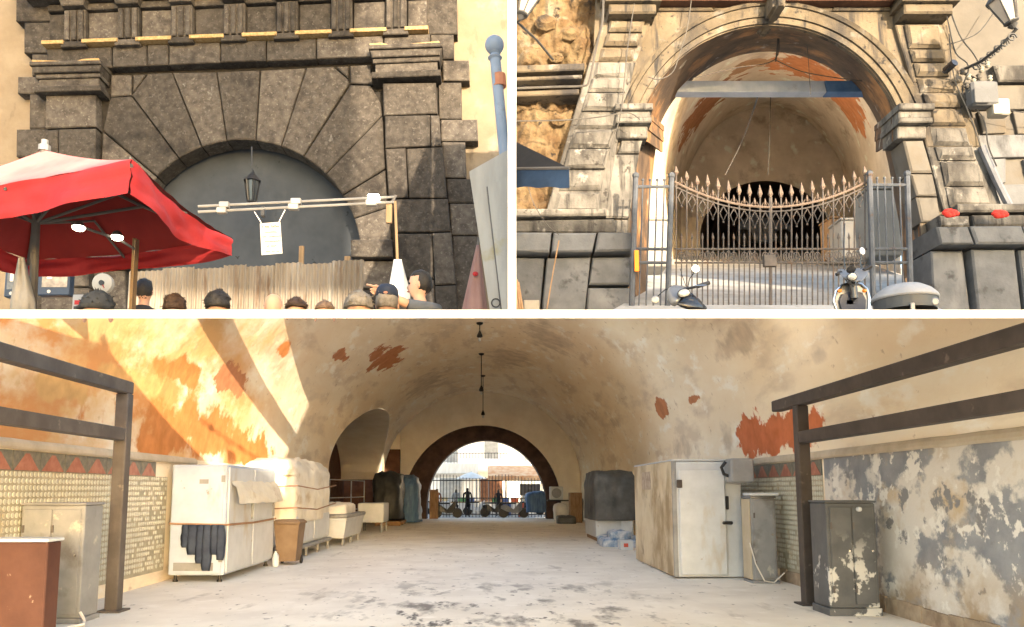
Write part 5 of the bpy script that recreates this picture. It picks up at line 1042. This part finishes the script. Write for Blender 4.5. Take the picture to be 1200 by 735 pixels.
for j in range(11):
    v = j / 10; cx_, cy_ = 560 - 4 * v, 287 + 82 * v; hw = 1.5 + 13 * v
    rr.append([P(cx_ + hw * math.cos(t) * (1 + .12 * math.cos(6 * t)), cy_, 7.8 + hw / 900 * 7.8 * math.sin(t) * (1 + .12 * math.cos(6 * t))) for t in [2 * math.pi * i / 24 for i in range(24)]])
obj('canopy', G().loft(rr), pkm, parent=pu, smooth='all'); obj('tip', G().tube([P(560, 290, 7.8), P(561, 278, 7.8)], .012, 5), pole_g, parent=pu); obj('tie', G().ball(P(557, 321, 7.7), (.03, .02, .025), 8, 6), red_f, parent=pu)

# ------------------------------------------------------------------ the crowd (heads and shoulders above the divider slab)
HEAD = [(0, .004, .004, 0), (.006, .030, .036, 0), (.025, .052, .064, .0), (.055, .068, .084, .0), (.09, .076, .094, .0), (.125, .077, .095, .002), (.15, .074, .092, .004), (.175, .069, .086, .006), (.20, .060, .078, .010), (.222, .049, .066, .014), (.238, .050, .055, .004), (.26, .052, .055, -.004), (.29, .058, .060, -.008), (.31, .085, .068, -.01), (.332, .15, .082, -.012), (.36, .195, .100, -.012), (.41, .215, .115, -.01), (.5, .21, .12, 0), (.62, .19, .115, 0)]
def bust(px, top, Y, s, hair_m, shirt_m, label, face=0, hair='short', cap=None, tilt=0):
    """face: 0 looks at the gateway (away), pi/2 looks to the left of the picture"""
    o0 = P(px, top, Y); zmin = P(px, 368.5, Y).z + .01; NS = 28
    fw = V((-math.sin(face), math.cos(face), 0)); sd_ = V((math.cos(face), math.sin(face), 0))
    def rings(lo, hi, grow=0, z_up=0):
        out = []; last = None
        for (z, rx, ry, oy) in HEAD:
            if z < lo - 1e-6 or z > hi: continue
            zz = o0.z - z * s + z_up; done = False
            if zz < zmin: zz = zmin; done = True
            ring_ = []
            for i in range(NS):
                t = 2 * math.pi * i / NS; a = math.sin(t); b = math.cos(t); r2 = ry
                dx, dy = a * (rx + grow), b * (r2 + grow) + oy
                if .10 < z < .225 and b > 0: dy += (-.012 if abs(a) > .5 else 0) + (.024 * max(0, 1 - abs(a) / .22) * max(0, 1 - abs(z - .155) / .035) if grow == 0 else 0) - (.006 if abs(z - .185) < .008 and abs(a) < .3 else 0) - (.008 if abs(z - .12) < .02 and .15 < abs(a) < .5 else 0)
                ring_.append(o0 + sd_ * (dx * s) + fw * (dy * s) + V((0, 0, zz - o0.z)))
            out.append(ring_)
            if done: break
        return out
    b = obj('person', G().loft(rings(0, .7)), skin, smooth='all', label=label, cat='person', group='shoppers in front of the dark gateway', base=o0)
    for sg in (-1, 1):
        e = o0 + sd_ * (sg * .079 * s) + V((0, 0, -.14 * s)); obj('ear', G().ball(e, (.014 * s, .02 * s, .033 * s), 8, 6), skin, parent=b, smooth='all')
        if abs(face) > .3:
            ey = o0 + sd_ * (sg * .03 * s) + fw * (.088 * s) + V((0, 0, -.118 * s)); obj('eye', G().ball(ey, .010 * s, 8, 6), hairb, parent=b, smooth='all')
    if abs(face) > .3:
        mo = o0 + fw * (.094 * s) + V((0, 0, -.186 * s)); obj('mouth', G().ball(mo, (.022 * s, .02 * s, .005 * s), 8, 4), mat('lips', (.30, .10, .08), bump=0), parent=b, smooth='all')
    if shirt_m:
        rg = rings(.285, .7, .014)
        if len(rg) > 1: obj('clothing', G().loft(rg, cap=False), shirt_m, parent=b, smooth='all')
    if hair_m and hair != 'none':
        g = G(); grow = .022 if hair == 'curly' else .013; zs = [0, .02, .045, .075, .105, .135, .165, .195, .215]; rr = []
        for k, z in enumerate(zs):
            f = [h for h in HEAD if h[0] <= z][-1]; n2 = [h for h in HEAD if h[0] > z][0]; q = (z - f[0]) / (n2[0] - f[0]); rx, ry = f[1] + (n2[1] - f[1]) * q, f[2] + (n2[2] - f[2]) * q
            ring_ = []
            for i in range(NS):
                t = 2 * math.pi * i / NS; a, c_ = math.sin(t), math.cos(t); gw = grow
                if c_ > .15 and z > .05 and abs(face) > -1: gw = -.012            # face stays free
                if hair == 'short' and z > .17: gw = -.01
                if k == 0: gw = grow * .6
                j_ = (.022 if hair == 'curly' else .010) * (nz(a * 3 + px, c_ * 3, z * 30) + .6 * nz(a * 8 + px, c_ * 8, z * 70))
                ring_.append(o0 + sd_ * (a * (rx + gw + j_) * s) + fw * ((c_ * (ry + gw + j_) - (.006 if gw > 0 else 0)) * s) + V((0, 0, -z * s + (grow * s if k == 0 else 0) + (.008 * s if k == 1 else 0))))
            if ring_[0].z < zmin + .01: break
            rr.append(ring_)
        g.loft(rr)
        for k in range(150 if hair == 'curly' else 90):                              # loose tufts break the outline
            ra, rb = random.choice(rr[:-1]), random.randrange(NS); q = ra[rb]
            if (q - o0).dot(fw) > .05 * s: continue
            ctr = o0 - V((0, 0, .1 * s)); d_ = (q - ctr).normalized(); sd2 = V((random.uniform(-1, 1), random.uniform(-1, 1), random.uniform(-1.2, .3))) * .018 * s
            w_ = random.uniform(.003, .007) * s; L_ = random.uniform(.006, .016 if hair == 'curly' else .009) * s; e_ = d_.orthogonal().normalized(); h_ = d_.cross(e_)
            g.add([q - d_ * .004 + e_ * w_, q - d_ * .004 - e_ * w_ * .5 + h_ * w_, q - d_ * .004 - e_ * w_ * .5 - h_ * w_, q + d_ * L_ + sd2], [(0, 1, 3), (1, 2, 3), (2, 0, 3)])
        if len(rr) > 1: obj('hair', g, hair_m, parent=b, smooth='all')
    if cap:
        g = G(); rr = []
        for z, f in ((-.026, .3), (-.02, .7), (.01, .95), (.04, 1.0), (.075, 1.02), (.078, .98)):
            rr.append([o0 + sd_ * (math.sin(t) * .088 * f * s) + fw * (math.cos(t) * .106 * f * s) + V((0, 0, -z * s)) for t in [2 * math.pi * i / NS for i in range(NS)]])
        c_ = obj('cap', g.loft(rr), cap, parent=b, smooth='all')
        pk = [[o0 + sd_ * (x_ * .075 * s) + fw * ((.09 + d_ * (1 - x_ * x_)) * s) + V((0, 0, (-.072 - d_ * .25 + h_) * s)) for x_ in (-1, -.6, -.2, .2, .6, 1)] for d_, h_ in ((0, 0), (.08, 0), (.08, .006), (0, .006))]
        obj('peak', G().loft(pk, closed=False, cap=False), cap, parent=c_)
        obj('patch', G().ball(o0 - fw * (.103 * s) + V((0, 0, -.06 * s)), (.02 * s, .008 * s, .011 * s), 8, 4), mat('cap_patch', (.35, .16, .10), bump=0), parent=c_)
    return b
brown_h = mat('brown_hair', (.03, .016, .009), (.055, .03, .017), scale=25, rough=.6, bump=.5, bscale=70); grey_h = mat('grey_blond_hair', (.13, .11, .085), (.21, .185, .15), scale=25, rough=.7, bump=.6, bscale=60)
navy_v = mat('navy_vest', (.008, .012, .025), (.016, .022, .04), rough=.7, bump=.3); greysl = mat('grey_sleeve', (.06, .068, .08), (.095, .105, .12), rough=.9, bump=.3); charc = mat('charcoal_jacket', (.018, .019, .02), (.03, .031, .032), rough=.8)
bust(116, 345, 5.6, 1.25, charc, charc, 'person in a charcoal hood below the dial scale', hair='curly')
bust(170, 328, 7.6, .95, hairb, shb, 'black-haired person in black beside the corrugated fence', hair='short')
bust(206, 347, 6.6, 1.0, brown_h, shb, 'brown-haired head just above the divider slab right of the black-haired person', hair='curly')
bust(257, 343, 6.3, 1.05, hairb, shb, 'person with full black curly hair in front of the fence', hair='curly')
bust(321, 345, 6.6, 1.0, None, charc, 'bald person in front of the corrugated fence', hair='none')
bust(348, 352, 6.4, 1.0, brown_h, charc, 'brown-haired head right of the bald person', hair='curly')
bust(381, 354, 6.4, 1.0, mat('light_brown_hair', (.12, .075, .045), (.17, .11, .07), scale=25, rough=.6, bump=.5, bscale=70), charc, 'light brown hair top below the right end of the fence', hair='short')
bust(421, 344, 5.7, 1.15, grey_h, greysl, 'person with fluffy grey-blond hair near the stone jamb', hair='curly')
bust(454, 338, 5.9, 1.0, grey_h, shb, 'grey-haired person in a navy cap', hair='short', cap=navy_v)
pt = bust(492, 318, 6.3, .95, hairb, navy_v, 'dark-haired person in navy vest facing left and pointing with outstretched arm', face=math.pi / 2, hair='short')
# pointing arm: sleeve, forearm, hand with fingers
sh_, el, wr = P(502, 361, 6.0), P(478, 357, 5.95), P(456, 346, 5.92)
obj('sleeve', G().tube([P(512, 364, 6.1), sh_, sh_.lerp(el, .5), el], .055, 12, .046), greysl, parent=pt, smooth='all'); obj('forearm', G().tube([el, el.lerp(wr, .5), wr, P(447, 341, 5.92)], .040, 12, .028), skin, parent=pt, smooth='all')
hd = obj('hand', G().loft([[P(x, y, 5.92) + V((0, .022 * math.sin(t) , .0)) + UP * (h_ * math.cos(t)) for t in [2 * math.pi * i / 10 for i in range(10)]] for x, y, h_ in ((448, 341, .026), (445, 340, .034), (441, 339, .036), (438, 338.5, .03))]), skin, parent=pt, smooth='all')
obj('finger', G().tube([P(439, 336, 5.91), P(434, 334.4, 5.91), P(429.5, 333.5, 5.90)], .0095, 8, .007), skin, parent=hd, smooth='all')
for k, (a, b, c_) in enumerate((((438.5, 338.5), (434.5, 339), (436.5, 341.5)), ((438.5, 341), (435, 342), (437.5, 343.6)), ((439.5, 343), (437, 344), (439.5, 345)))): obj('finger', G().tube([P(*a, 5.91), P(*b, 5.90), P(*c_, 5.90)], .010, 8, .008), skin, parent=hd, smooth='all')
obj('thumb', G().tube([P(444, 337.5, 5.90), P(441, 334.8, 5.89), P(437.5, 335.6, 5.89)], .011, 8, .008), skin, parent=hd, smooth='all')
# ================================================================== things in front of the ochre gateway
silver = mat('silver_paint', (.13, .135, .145), (.17, .175, .185), rough=.3, metal=.4, spec=.5, bump=0); glassm = mat('mirror_glass', (.5, .53, .56), rough=.05, metal=1, bump=0); lens = mat('headlight_glass', (.30, .30, .285), rough=.12, spec=.6, bump=0, coat=.5)
gloss_b = mat('gloss_black', (.012, .012, .013), (.018, .018, .02), rough=.2, spec=.5, bump=0)
def oval(c, ax, up, rx, rz, d, n=20): a = V(ax); u = V(up); dd = V(d); return [[c + a * (rx * k * math.cos(t)) + u * (rz * k * math.sin(t)) + dd * h for t in [2 * math.pi * i / n for i in range(n)]] for k, h in ((.6, 0), (1, .15), (1, .7), (.8, 1), (.3, 1.05))]
Ym = 8.6
m1 = thing('motor_scooter', 'black scooter with round mirror and oval headlight in front of the gate', 'scooter', P(800, 362, Ym)); UP = V((0, 0, 1))
def lobe(pts, n=16):                     # smooth body from (px, py, Y, rx, rz) stations
    return G().loft([[P(px, py, Y) + V((rx * math.cos(t), rd * math.sin(t), rz * math.sin(t))) for t in [2 * math.pi * i / n for i in range(n)]] for px, py, Y, rx, rz, rd in pts])
obj('front_cowl', lobe([(790, 341, Ym + .1, .02, .04, .05), (792, 344, Ym, .09, .11, .1), (799, 348, Ym - .05, .14, .14, .12), (807, 354, Ym, .15, .12, .12), (816, 360, Ym + .1, .12, .08, .1), (822, 364, Ym + .2, .03, .03, .03)]), gloss_b, parent=m1, smooth='all')
obj('screen_cowl', lobe([(784, 352, Ym, .02, .05, .04), (788, 348, Ym - .08, .06, .13, .08), (793, 341, Ym - .06, .07, .09, .07), (800, 337, Ym, .04, .03, .04)]), silver, parent=m1, smooth='all')
hl = obj('headlight', G().loft(oval(P(801, 344, Ym - .17), (1, 0, .15), (-.1, 0, 1), .062, .042, (0, -.03, 0))), lens, parent=m1, smooth=True); obj('bezel', G().loft(oval(P(801, 344, Ym - .15), (1, 0, .15), (-.1, 0, 1), .075, .054, (0, -.02, 0))), gloss_b, parent=hl, smooth=True)
hb = obj('handlebar', G().tube([P(786, 336, Ym + .05), P(798, 339, Ym), P(812, 337, Ym), P(822, 334, Ym + .03)], .016, 8), gloss_b, parent=m1, smooth=True); obj('grip', G().tube([P(818, 335.5, Ym + .02), P(831, 331.5, Ym + .06)], .024, 10), blackp, parent=hb, smooth=True)
obj('brake_lever', G().tube([P(814, 335, Ym - .05), P(828, 334.5, Ym - .08)], .008, 6), chrome, parent=hb)
for (a, b, c, r) in (((806, 337), (808, 327), (814, 319), .046), ((786, 341), (783, 334), (779, 352), 0)):
    if r:
        mr = obj('mirror', G().loft(oval(P(c[0] + 1, c[1] - 4, Ym), (1, 0, 0), (0, 0, 1), r, r, (0, .03, 0))), gloss_b, parent=m1, smooth=True); obj('mirror_glass', G().lathe(P(c[0] + 1, c[1] - 4, Ym) - V((0, .002, 0)), [(.001, .004), (r * .9, .004), (r * .9, 0)], 18, (0, -1, 0)), glassm, parent=mr); obj('stem', G().tube([P(*a, Ym), P(*b, Ym), P(*c, Ym + .01)], .007, 6), gloss_b, parent=mr)
mr = obj('mirror', G().loft(oval(P(768, 351, Ym), (1, 0, 0), (0, 0, 1), .045, .045, (0, .03, 0))), silver, parent=m1, smooth=True); obj('stem', G().tube([P(790, 343, Ym), P(780, 339, Ym), P(771, 347, Ym)], .007, 6), gloss_b, parent=mr); obj('aerial', G().tube([P(804, 336, Ym), P(799, 322, Ym + .02), P(797, 315, Ym + .03)], .004, 5), gloss_b, parent=m1)
Yn = 8.9
m2 = thing('motor_scooter', 'silver scooter with dark leg shield and white mirror beside the grey bin', 'scooter', P(998, 362, Yn))
obj('handlebar_cowl', lobe([(985, 318, Yn, .02, .03, .03), (988, 320, Yn, .06, .07, .06), (996, 323, Yn - .04, .10, .10, .09), (1005, 322, Yn - .03, .09, .09, .08), (1012, 318, Yn, .05, .06, .05), (1016, 316, Yn, .015, .02, .02)]), silver, parent=m2, smooth='all')
obj('instrument', G().loft(oval(P(997, 317, Yn - .10), (1, 0, 0), (0, -.4, .9), .055, .04, (0, -.02, .02))), gloss_b, parent=m2, smooth=True)
obj('column', G().tube([P(998, 326, Yn), P(1000, 338, Yn), P(1001, 350, Yn)], .045, 10), gloss_b, parent=m2, smooth=True)
obj('leg_shield', G().prism([P(x, y, Yn + .06) for x, y in ((981, 366), (977, 352), (980, 341), (987, 334), (998, 331), (1009, 333), (1016, 339), (1019, 350), (1018, 366))], (0, .04, 0)), silver, parent=m2)
obj('knee_panel', G().prism([P(x, y, Yn + .05) for x, y in ((986, 366), (983, 353), (986, 345), (998, 341), (1010, 344), (1014, 352), (1013, 366))], (0, -.02, 0)), mat('navy_plastic', (.012, .018, .035), (.02, .028, .05), rough=.4, bump=0), parent=m2)
for a, b in (((986, 319), (980, 322)), ((1012, 317), (1021, 312))): obj('grip', G().tube([P(*a, Yn), P(*b, Yn)], .022, 8), blackp, parent=m2, smooth=True)
hl2 = obj('headlight', G().loft(oval(P(998, 325, Yn - .13), (1, 0, 0), (0, -.2, 1), .05, .04, (0, -.03, 0))), lens, parent=m2, smooth=True); obj('bezel', G().loft(oval(P(998, 325, Yn - .11), (1, 0, 0), (0, -.2, 1), .062, .05, (0, -.02, 0))), gloss_b, parent=hl2, smooth=True)
for x in (984, 1013): obj('indicator', G().ball(P(x, 341, Yn), (.028, .02, .022), 10, 6), mat('amber_lens', (.5, .16, .02), rough=.2, bump=0) if 'amber_lens' not in bpy.data.materials else bpy.data.materials['amber_lens'], parent=m2, smooth='all')
obj('front_grille', G().cbox(P(992, 357, Yn + .03), P(1005, 352, Yn + .05), .004), gloss_b, parent=m2)
obj('shield_rim', G().tube([P(x, y, Yn + .045) for x, y in ((981, 364), (977, 352), (980, 341), (987, 334), (998, 331), (1009, 333), (1016, 339), (1019, 350), (1018, 364))], .014, 6), chrome, parent=m2, smooth=True)
obj('cables', G().tube([P(990, 326, Yn - .06), P(994, 332, Yn - .10), P(1003, 334, Yn - .08), P(1008, 326, Yn - .06)], .008, 6), blackp, parent=m2)
mr = obj('mirror', G().loft(oval(P(1011, 294, Yn), (.9, 0, .2), (-.2, 0, 1), .032, .045, (0, .03, 0))), enamel, parent=m2, smooth=True); obj('stem', G().tube([P(1009, 315, Yn), P(1008, 306, Yn), P(1010, 298, Yn)], .007, 6), gloss_b, parent=mr)
obj('stem_bar', G().tube([P(990, 317, Yn), P(989, 290, Yn), P(990, 262, Yn)], .006, 6), gloss_b, parent=m2)
# round-topped bin
Yd = 8.4; bc = P(1060, 352, Yd); u_ = Yd / 900
bn = thing('domed_bin', 'round bin with pale grey domed lid right of the silver scooter', 'bin', P(1060, 362, Yd)); lidm = mat('pale_grey_lid', (.20, .205, .215), (.25, .255, .265), rough=.45, bump=.1, scale=6); binm = mat('slate_plastic', (.035, .04, .045), (.05, .056, .062), rough=.5, bump=.05)
obj('lid', G().lathe(bc, [(36 * u_, -1 * u_), (37 * u_, 1 * u_), (36 * u_, 4 * u_), (30 * u_, 11 * u_), (20 * u_, 17 * u_), (8 * u_, 20 * u_), (.5 * u_, 20.5 * u_)], 32), lidm, parent=bn, smooth=True)
obj('body', G().lathe(bc, [(34 * u_, -14 * u_), (35 * u_, -1.2 * u_)], 32), binm, parent=bn, smooth=True); obj('latch', G().lathe(P(1078, 361, Yd) - V((0, 30 * u_, 0)), [(4 * u_, 0), (5 * u_, .01), (3.6 * u_, .02)], 14, (0, -1, 0)), silver, parent=bn)
obj('hinge', G().cbox(P(1068, 366, Yd - 36 * u_), P(1071, 355, Yd - 33.5 * u_), .006), silver, parent=bn); obj('pin', G().tube([bc + V((.03, 0, 20 * u_)), bc + V((.03, 0, 27 * u_))], .008, 5), wood, parent=bn)
# blue awning at the left edge
aw_ = thing('navy_awning', 'navy awning corner with dark underside beside the rubble wall', 'awning', P(636, 222, 9.0)); nvy = mat('navy_canvas', (.010, .026, .06), (.018, .042, .09), scale=3, rough=.8, bump=.2); blkc = mat('black_canvas', (.006, .006, .008), (.010, .010, .012), rough=.9, bump=.2)
A_, B_ = P(598, 198, 9.4), P(667, 197, 8.6); C_ = P(598, 163, 9.9); D_ = P(655, 192, 9.9)
obj('roof', G().loft([[C_, D_, D_ - UP * .02, C_ - UP * .02], [A_, B_, B_ - UP * .02, A_ - UP * .02]]), blkc, parent=aw_)
obj('valance', G().grid(lambda u, v: A_.lerp(B_, u) - UP * (v * .24) + V((0, .02 * math.sin(u * 16) * v, 0)), 26, 4), nvy, parent=aw_, smooth='all'); obj('front_tube', G().tube([A_, B_], .02, 6), pole_g, parent=aw_)
obj('arm', G().tube([P(598, 186, 9.7), P(630, 196, 9.2), B_], .016, 6), pole_g, parent=aw_)
# street lamp and fragment of another at the top left
def lantern(px, py, Y, s, tilt, label, name='street_lantern'):
    t = thing(name, label, 'lamp', P(px, py, Y)); c = P(px, py, Y); ax = V((math.sin(tilt), 0, math.cos(tilt)))
    fr = mat('dark_lantern_iron', (.03, .03, .032), (.05, .05, .05), rough=.6) if 'dark_lantern_iron' not in bpy.data.materials else bpy.data.materials['dark_lantern_iron']
    gl = mat('milky_lantern_glass', (.30, .26, .22), (.36, .32, .28), rough=.2, spec=.6, bump=0) if 'milky_lantern_glass' not in bpy.data.materials else bpy.data.materials['milky_lantern_glass']
    r0, r1, h = .10 * s, .21 * s, .42 * s
    obj('glass', G().lathe(c, [(r0, 0), (r1, h)], 6, ax), gl, parent=t); a = ax.orthogonal().normalized(); b = ax.cross(a)
    for k in range(6): e = a * math.cos(k * math.pi / 3) + b * math.sin(k * math.pi / 3); obj('frame_bar', G().tube([c + e * r0 * 1.05, c + e * r1 * 1.05 + ax * h], .014 * s, 5), fr, parent=t)
    obj('base', G().lathe(c, [(.03 * s, -.12 * s), (.08 * s, -.06 * s), (.05 * s, -.04 * s), (r0 * 1.15, -.01), (r0 * 1.15, .015)], 12, ax), fr, parent=t); obj('roof', G().lathe(c + ax * h, [(r1 * 1.2, 0), (r1 * 1.15, .03 * s), (.08 * s, .16 * s), (.04 * s, .24 * s)], 6, ax), fr, parent=t)
    return t, fr
sl, fri = lantern(1185, 26, 12.6, 1.05, -.32, 'six-sided street lantern on an ornate wall bracket at the top right')
obj('bracket', G().tube([P(1192, 33, 12.6), P(1172, 55, 12.9), P(1150, 72, 13.4), P(1128, 82, 13.8)], .028, 6), fri, parent=sl)
for k in range(6):
    t_ = k / 5.5; c = P(1186 - 46 * t_, 44 + 38 * t_, 12.65 + t_); obj('scroll', G().tube([c + V((.085 * math.cos(a) * (1 - a / 12), 0, .085 * math.sin(a) * (1 - a / 12))) for a in [q * .55 for q in range(16)]], .014, 5), fri, parent=sl)
t2, _ = lantern(612, 17, 12.2, .9, .35, 'street lantern cut off at the top edge above the rubble wall'); obj('bracket', G().tube([P(612, 22, 12.2), P(606, 26, 12.4), P(630, 48, 13.4), P(648, 70, 13.9)], .022, 6), fri, parent=t2)
# cables
cab = mat('cable_grey', (.05, .046, .042), (.085, .078, .07), rough=.8, bump=0); cabd = mat('cable_dark', (.02, .02, .02), (.04, .04, .04), rough=.8, bump=0)
def cable(pts, r, m, label, Y=YB - .45):
    q = [P(x, y, Y) for x, y in pts]; out = []
    for i in range(len(q) - 1):
        a, b, c, d = q[max(i - 1, 0)], q[i], q[i + 1], q[min(i + 2, len(q) - 1)]
        for k in range(5):
            t = k / 5; out.append(.5 * ((2 * b) + (c - a) * t + (2 * a - 5 * b + 4 * c - d) * t * t + (3 * b - a - 3 * c + d) * t ** 3))
    out.append(q[-1]); return obj('cable', G().tube(out, r, 5), m, label=label, cat='cable', group='cables on the ochre gateway')
cable([(707, -5), (706, 25), (700, 50), (694, 80), (690, 96), (683, 101), (650, 102), (600, 104)], .022, cab, 'thick pale cable down the left pilaster and off along the wall', YB - .5)
cable([(811, -8), (806, 30), (797, 62), (788, 85), (772, 93), (760, 90)], .010, cab, 'thin cable looping over the left haunch of the arch', YB - .3)
cable([(745, -6), (735, 60), (728, 130), (718, 165), (714, 182)], .010, cab, 'thin cable down beside the left impost', YB - .4)
cable([(603, 142), (660, 141), (705, 137), (735, 132), (750, 140)], .012, cab, 'cable sagging across the left pilaster at impost height', YB - .6)
cable([(912, 36), (908, 70), (860, 80), (812, 92)], .010, cab, 'pale wire from the arch crown to the left', 15.0); cable([(908, 70), (940, 84), (985, 92), (1010, 95)], .010, cab, 'pale wire from the arch crown to the right', 15.0)
cable([(912, 34), (911, 55), (909, 72)], .018, cab, 'short pale drop wire below the keystone', 15.0)
cable([(1105, -4), (1112, 30), (1120, 62), (1135, 78), (1128, 110), (1152, 138), (1158, 170), (1168, 195)], .013, cabd, 'dark cable winding down the right wall', YB - .3)
cable([(1108, -4), (1124, 40), (1140, 62), (1146, 72)], .013, cabd, 'dark cable from the capital to the lamp bracket', YB - .3); cable([(1176, -4), (1150, 35), (1125, 48), (1110, 52)], .010, cabd, 'dark cable arching across the pale wall above the bracket', YB - .3)
cable([(1112, 40), (1118, 90), (1132, 125), (1142, 150), (1150, 175)], .010, cabd, 'thin dark cable along the edge of the right pilaster', YB - .4); cable([(1150, 112), (1170, 125), (1200, 132), (1240, 134)], .008, cabd, 'thin wire from the junction box to the right edge', YB - .3)
cable([(612, 180), (622, 230), (640, 262), (655, 275)], .008, cab, 'thin wire hanging down under the navy awning', YB - .7); cable([(655, 282), (648, 320), (640, 368)], .012, wood, 'brown cord hanging in front of the left podium', YB - .8)
cable([(950, 111), (945, 45), (940, 30)], .007, cab, 'thin wire right of the arch crown', 15.0); cable([(903, 100), (902, 160), (900, 205)], .014, cabd, 'dark lamp cord hanging in the middle of the inner passage', 24.0)
cable([(890, 108), (872, 160), (850, 205)], .012, cab, 'pale slanting wire inside the archway', 17.0)
cabp = mat('dull_cream_plastic', (.22, .20, .165), (.27, .25, .21), rough=.6)
jb = thing('junction_box', 'grey-blue junction box under the lamp bracket', 'junction box', P(1150, 118, YB - .2)); obj('case', G().cbox(P(1141, 122, YB - .5), P(1160, 102, YB - .25), .04), bluest, parent=jb); obj('cover', G().cbox(P(1143, 120, YB - .53), P(1158, 104, YB - .502), .01), bluest, parent=jb)
jc = thing('junction_box', 'small cream junction box below the lamp bracket', 'junction box', P(1170, 134, YB - .2)); obj('case', G().cbox(P(1164, 134, YB - .45), P(1175, 121, YB - .25), .02), cabp, parent=jc); obj('cover', G().cbox(P(1165, 133, YB - .47), P(1174, 122, YB - .452), .006), cabp, parent=jc)
obj('flood_lamp', G().tube([P(1108, 83, YB - .5), P(1119, 73, YB - .7)], .07, 10).tube([P(1106, 85, YB - .45), P(1112, 79, YB - .55)], .04, 8), gloss_b, label='short black tube lamp on the right pilaster edge', cat='lamp')
ib = thing('insulator_rack', 'cluster of pale insulators and wires at the foot of the lamp bracket', 'insulators', P(1140, 90, YB - .2))
for k, (x, y) in enumerate(((1128, 84), (1135, 90), (1141, 96), (1133, 100), (1150, 82), (1157, 76), (1147, 90), (1138, 106), (1160, 92))): obj('insulator', G().lathe(P(x, y, YB - .4), [(.02, -.06), (.05, -.03), (.03, 0), (.05, .03), (.02, .06)], 10), cabp if k % 3 else cab, parent=ib, smooth=True)
obj('mount', G().tube([P(1126, 84, YB - .2), P(1150, 96, YB - .2)], .025, 6), cabd, parent=ib)
# red ribbons on the plinth ledge
redr = mat('red_ribbon', (.42, .02, .015), (.5, .04, .03), rough=.8, bump=.2)
for px, py, lb in ((1113, 250, 'red ribbon bunch on the ledge nearest the jamb'), (1171, 251, 'red ribbon bunch on the ledge farther right')):
    g = G()
    for k in range(9):
        a = k * 2.4; c = P(px + 6 * math.cos(a) * (.4 + .1 * k), py + 2.5 * math.sin(a), YB - .75); g.ball(c, (.075, .05, .045), 8, 5)
    obj('red_ribbon', g, redr, smooth='all', label=lb, cat='ribbon', group='red ribbons on the right ledge')
obj('white_placard', G().cbox(P(614, 368, YB - .75), P(632, 352, YB - .72), .01), cabp, label='small white placard at the foot of the left podium', cat='placard')
cane = thing('cane_bundle', 'bundle of orange-brown canes at the lower left of the podium', 'canes', P(610, 362, YB - .8))
for k in range(4): obj('cane', G().tube([P(604 + k * 3.2, 369, YB - .85), P(602 + k * 1.8, 322 + k * 3, YB - .7)], .022, 5), wood, parent=cane)
# ================================================================== unseen blocker added behind the camera: its openings shape the low sun
pal = mat('sun_blocker_plaster', (.50, .45, .37), (.58, .53, .45), scale=.4, rough=.9, bump=.2)
YB_ = -22.0
def bp(x, y, z):                                        # where the sun ray through a point crosses the blocker front
    s = (YB_ - y) / sd.y; return x + sd.x * s, z + sd.z * s
pz = thing('sun_blocker', 'pale palazzo with an open loggia facing the passage', 'light blocker', (0, YB_ - 1, 0))
OPEN = (4.2, 11.6, 9.5, 13.6)                            # sun opening x0 x1 z0 z1
YF_ = YB_ - .6
for nm, a, b in (('lower_blocker', (3.0, YF_, 6.0), (30, YB_, OPEN[2])), ('side_blocker', (3.0, YF_, OPEN[2]), (OPEN[0], YB_, OPEN[3])), ('side_blocker', (OPEN[1], YF_, OPEN[2]), (30, YB_, OPEN[3])),
                 ('upper_blocker', (1.5, YF_, OPEN[3]), (11.6, YB_, 25))):
    obj(nm, G().box(a, b), pal, parent=pz)
for k in range(7): obj('blocker_pillar', G().cbox((3.1 + k * 4.4, YF_ + .02, 0), (3.55 + k * 4.4, YB_ - .02, 5.998), .03), pal, parent=pz)      # gap left below so sun reaches the unseen ground and bounces inside
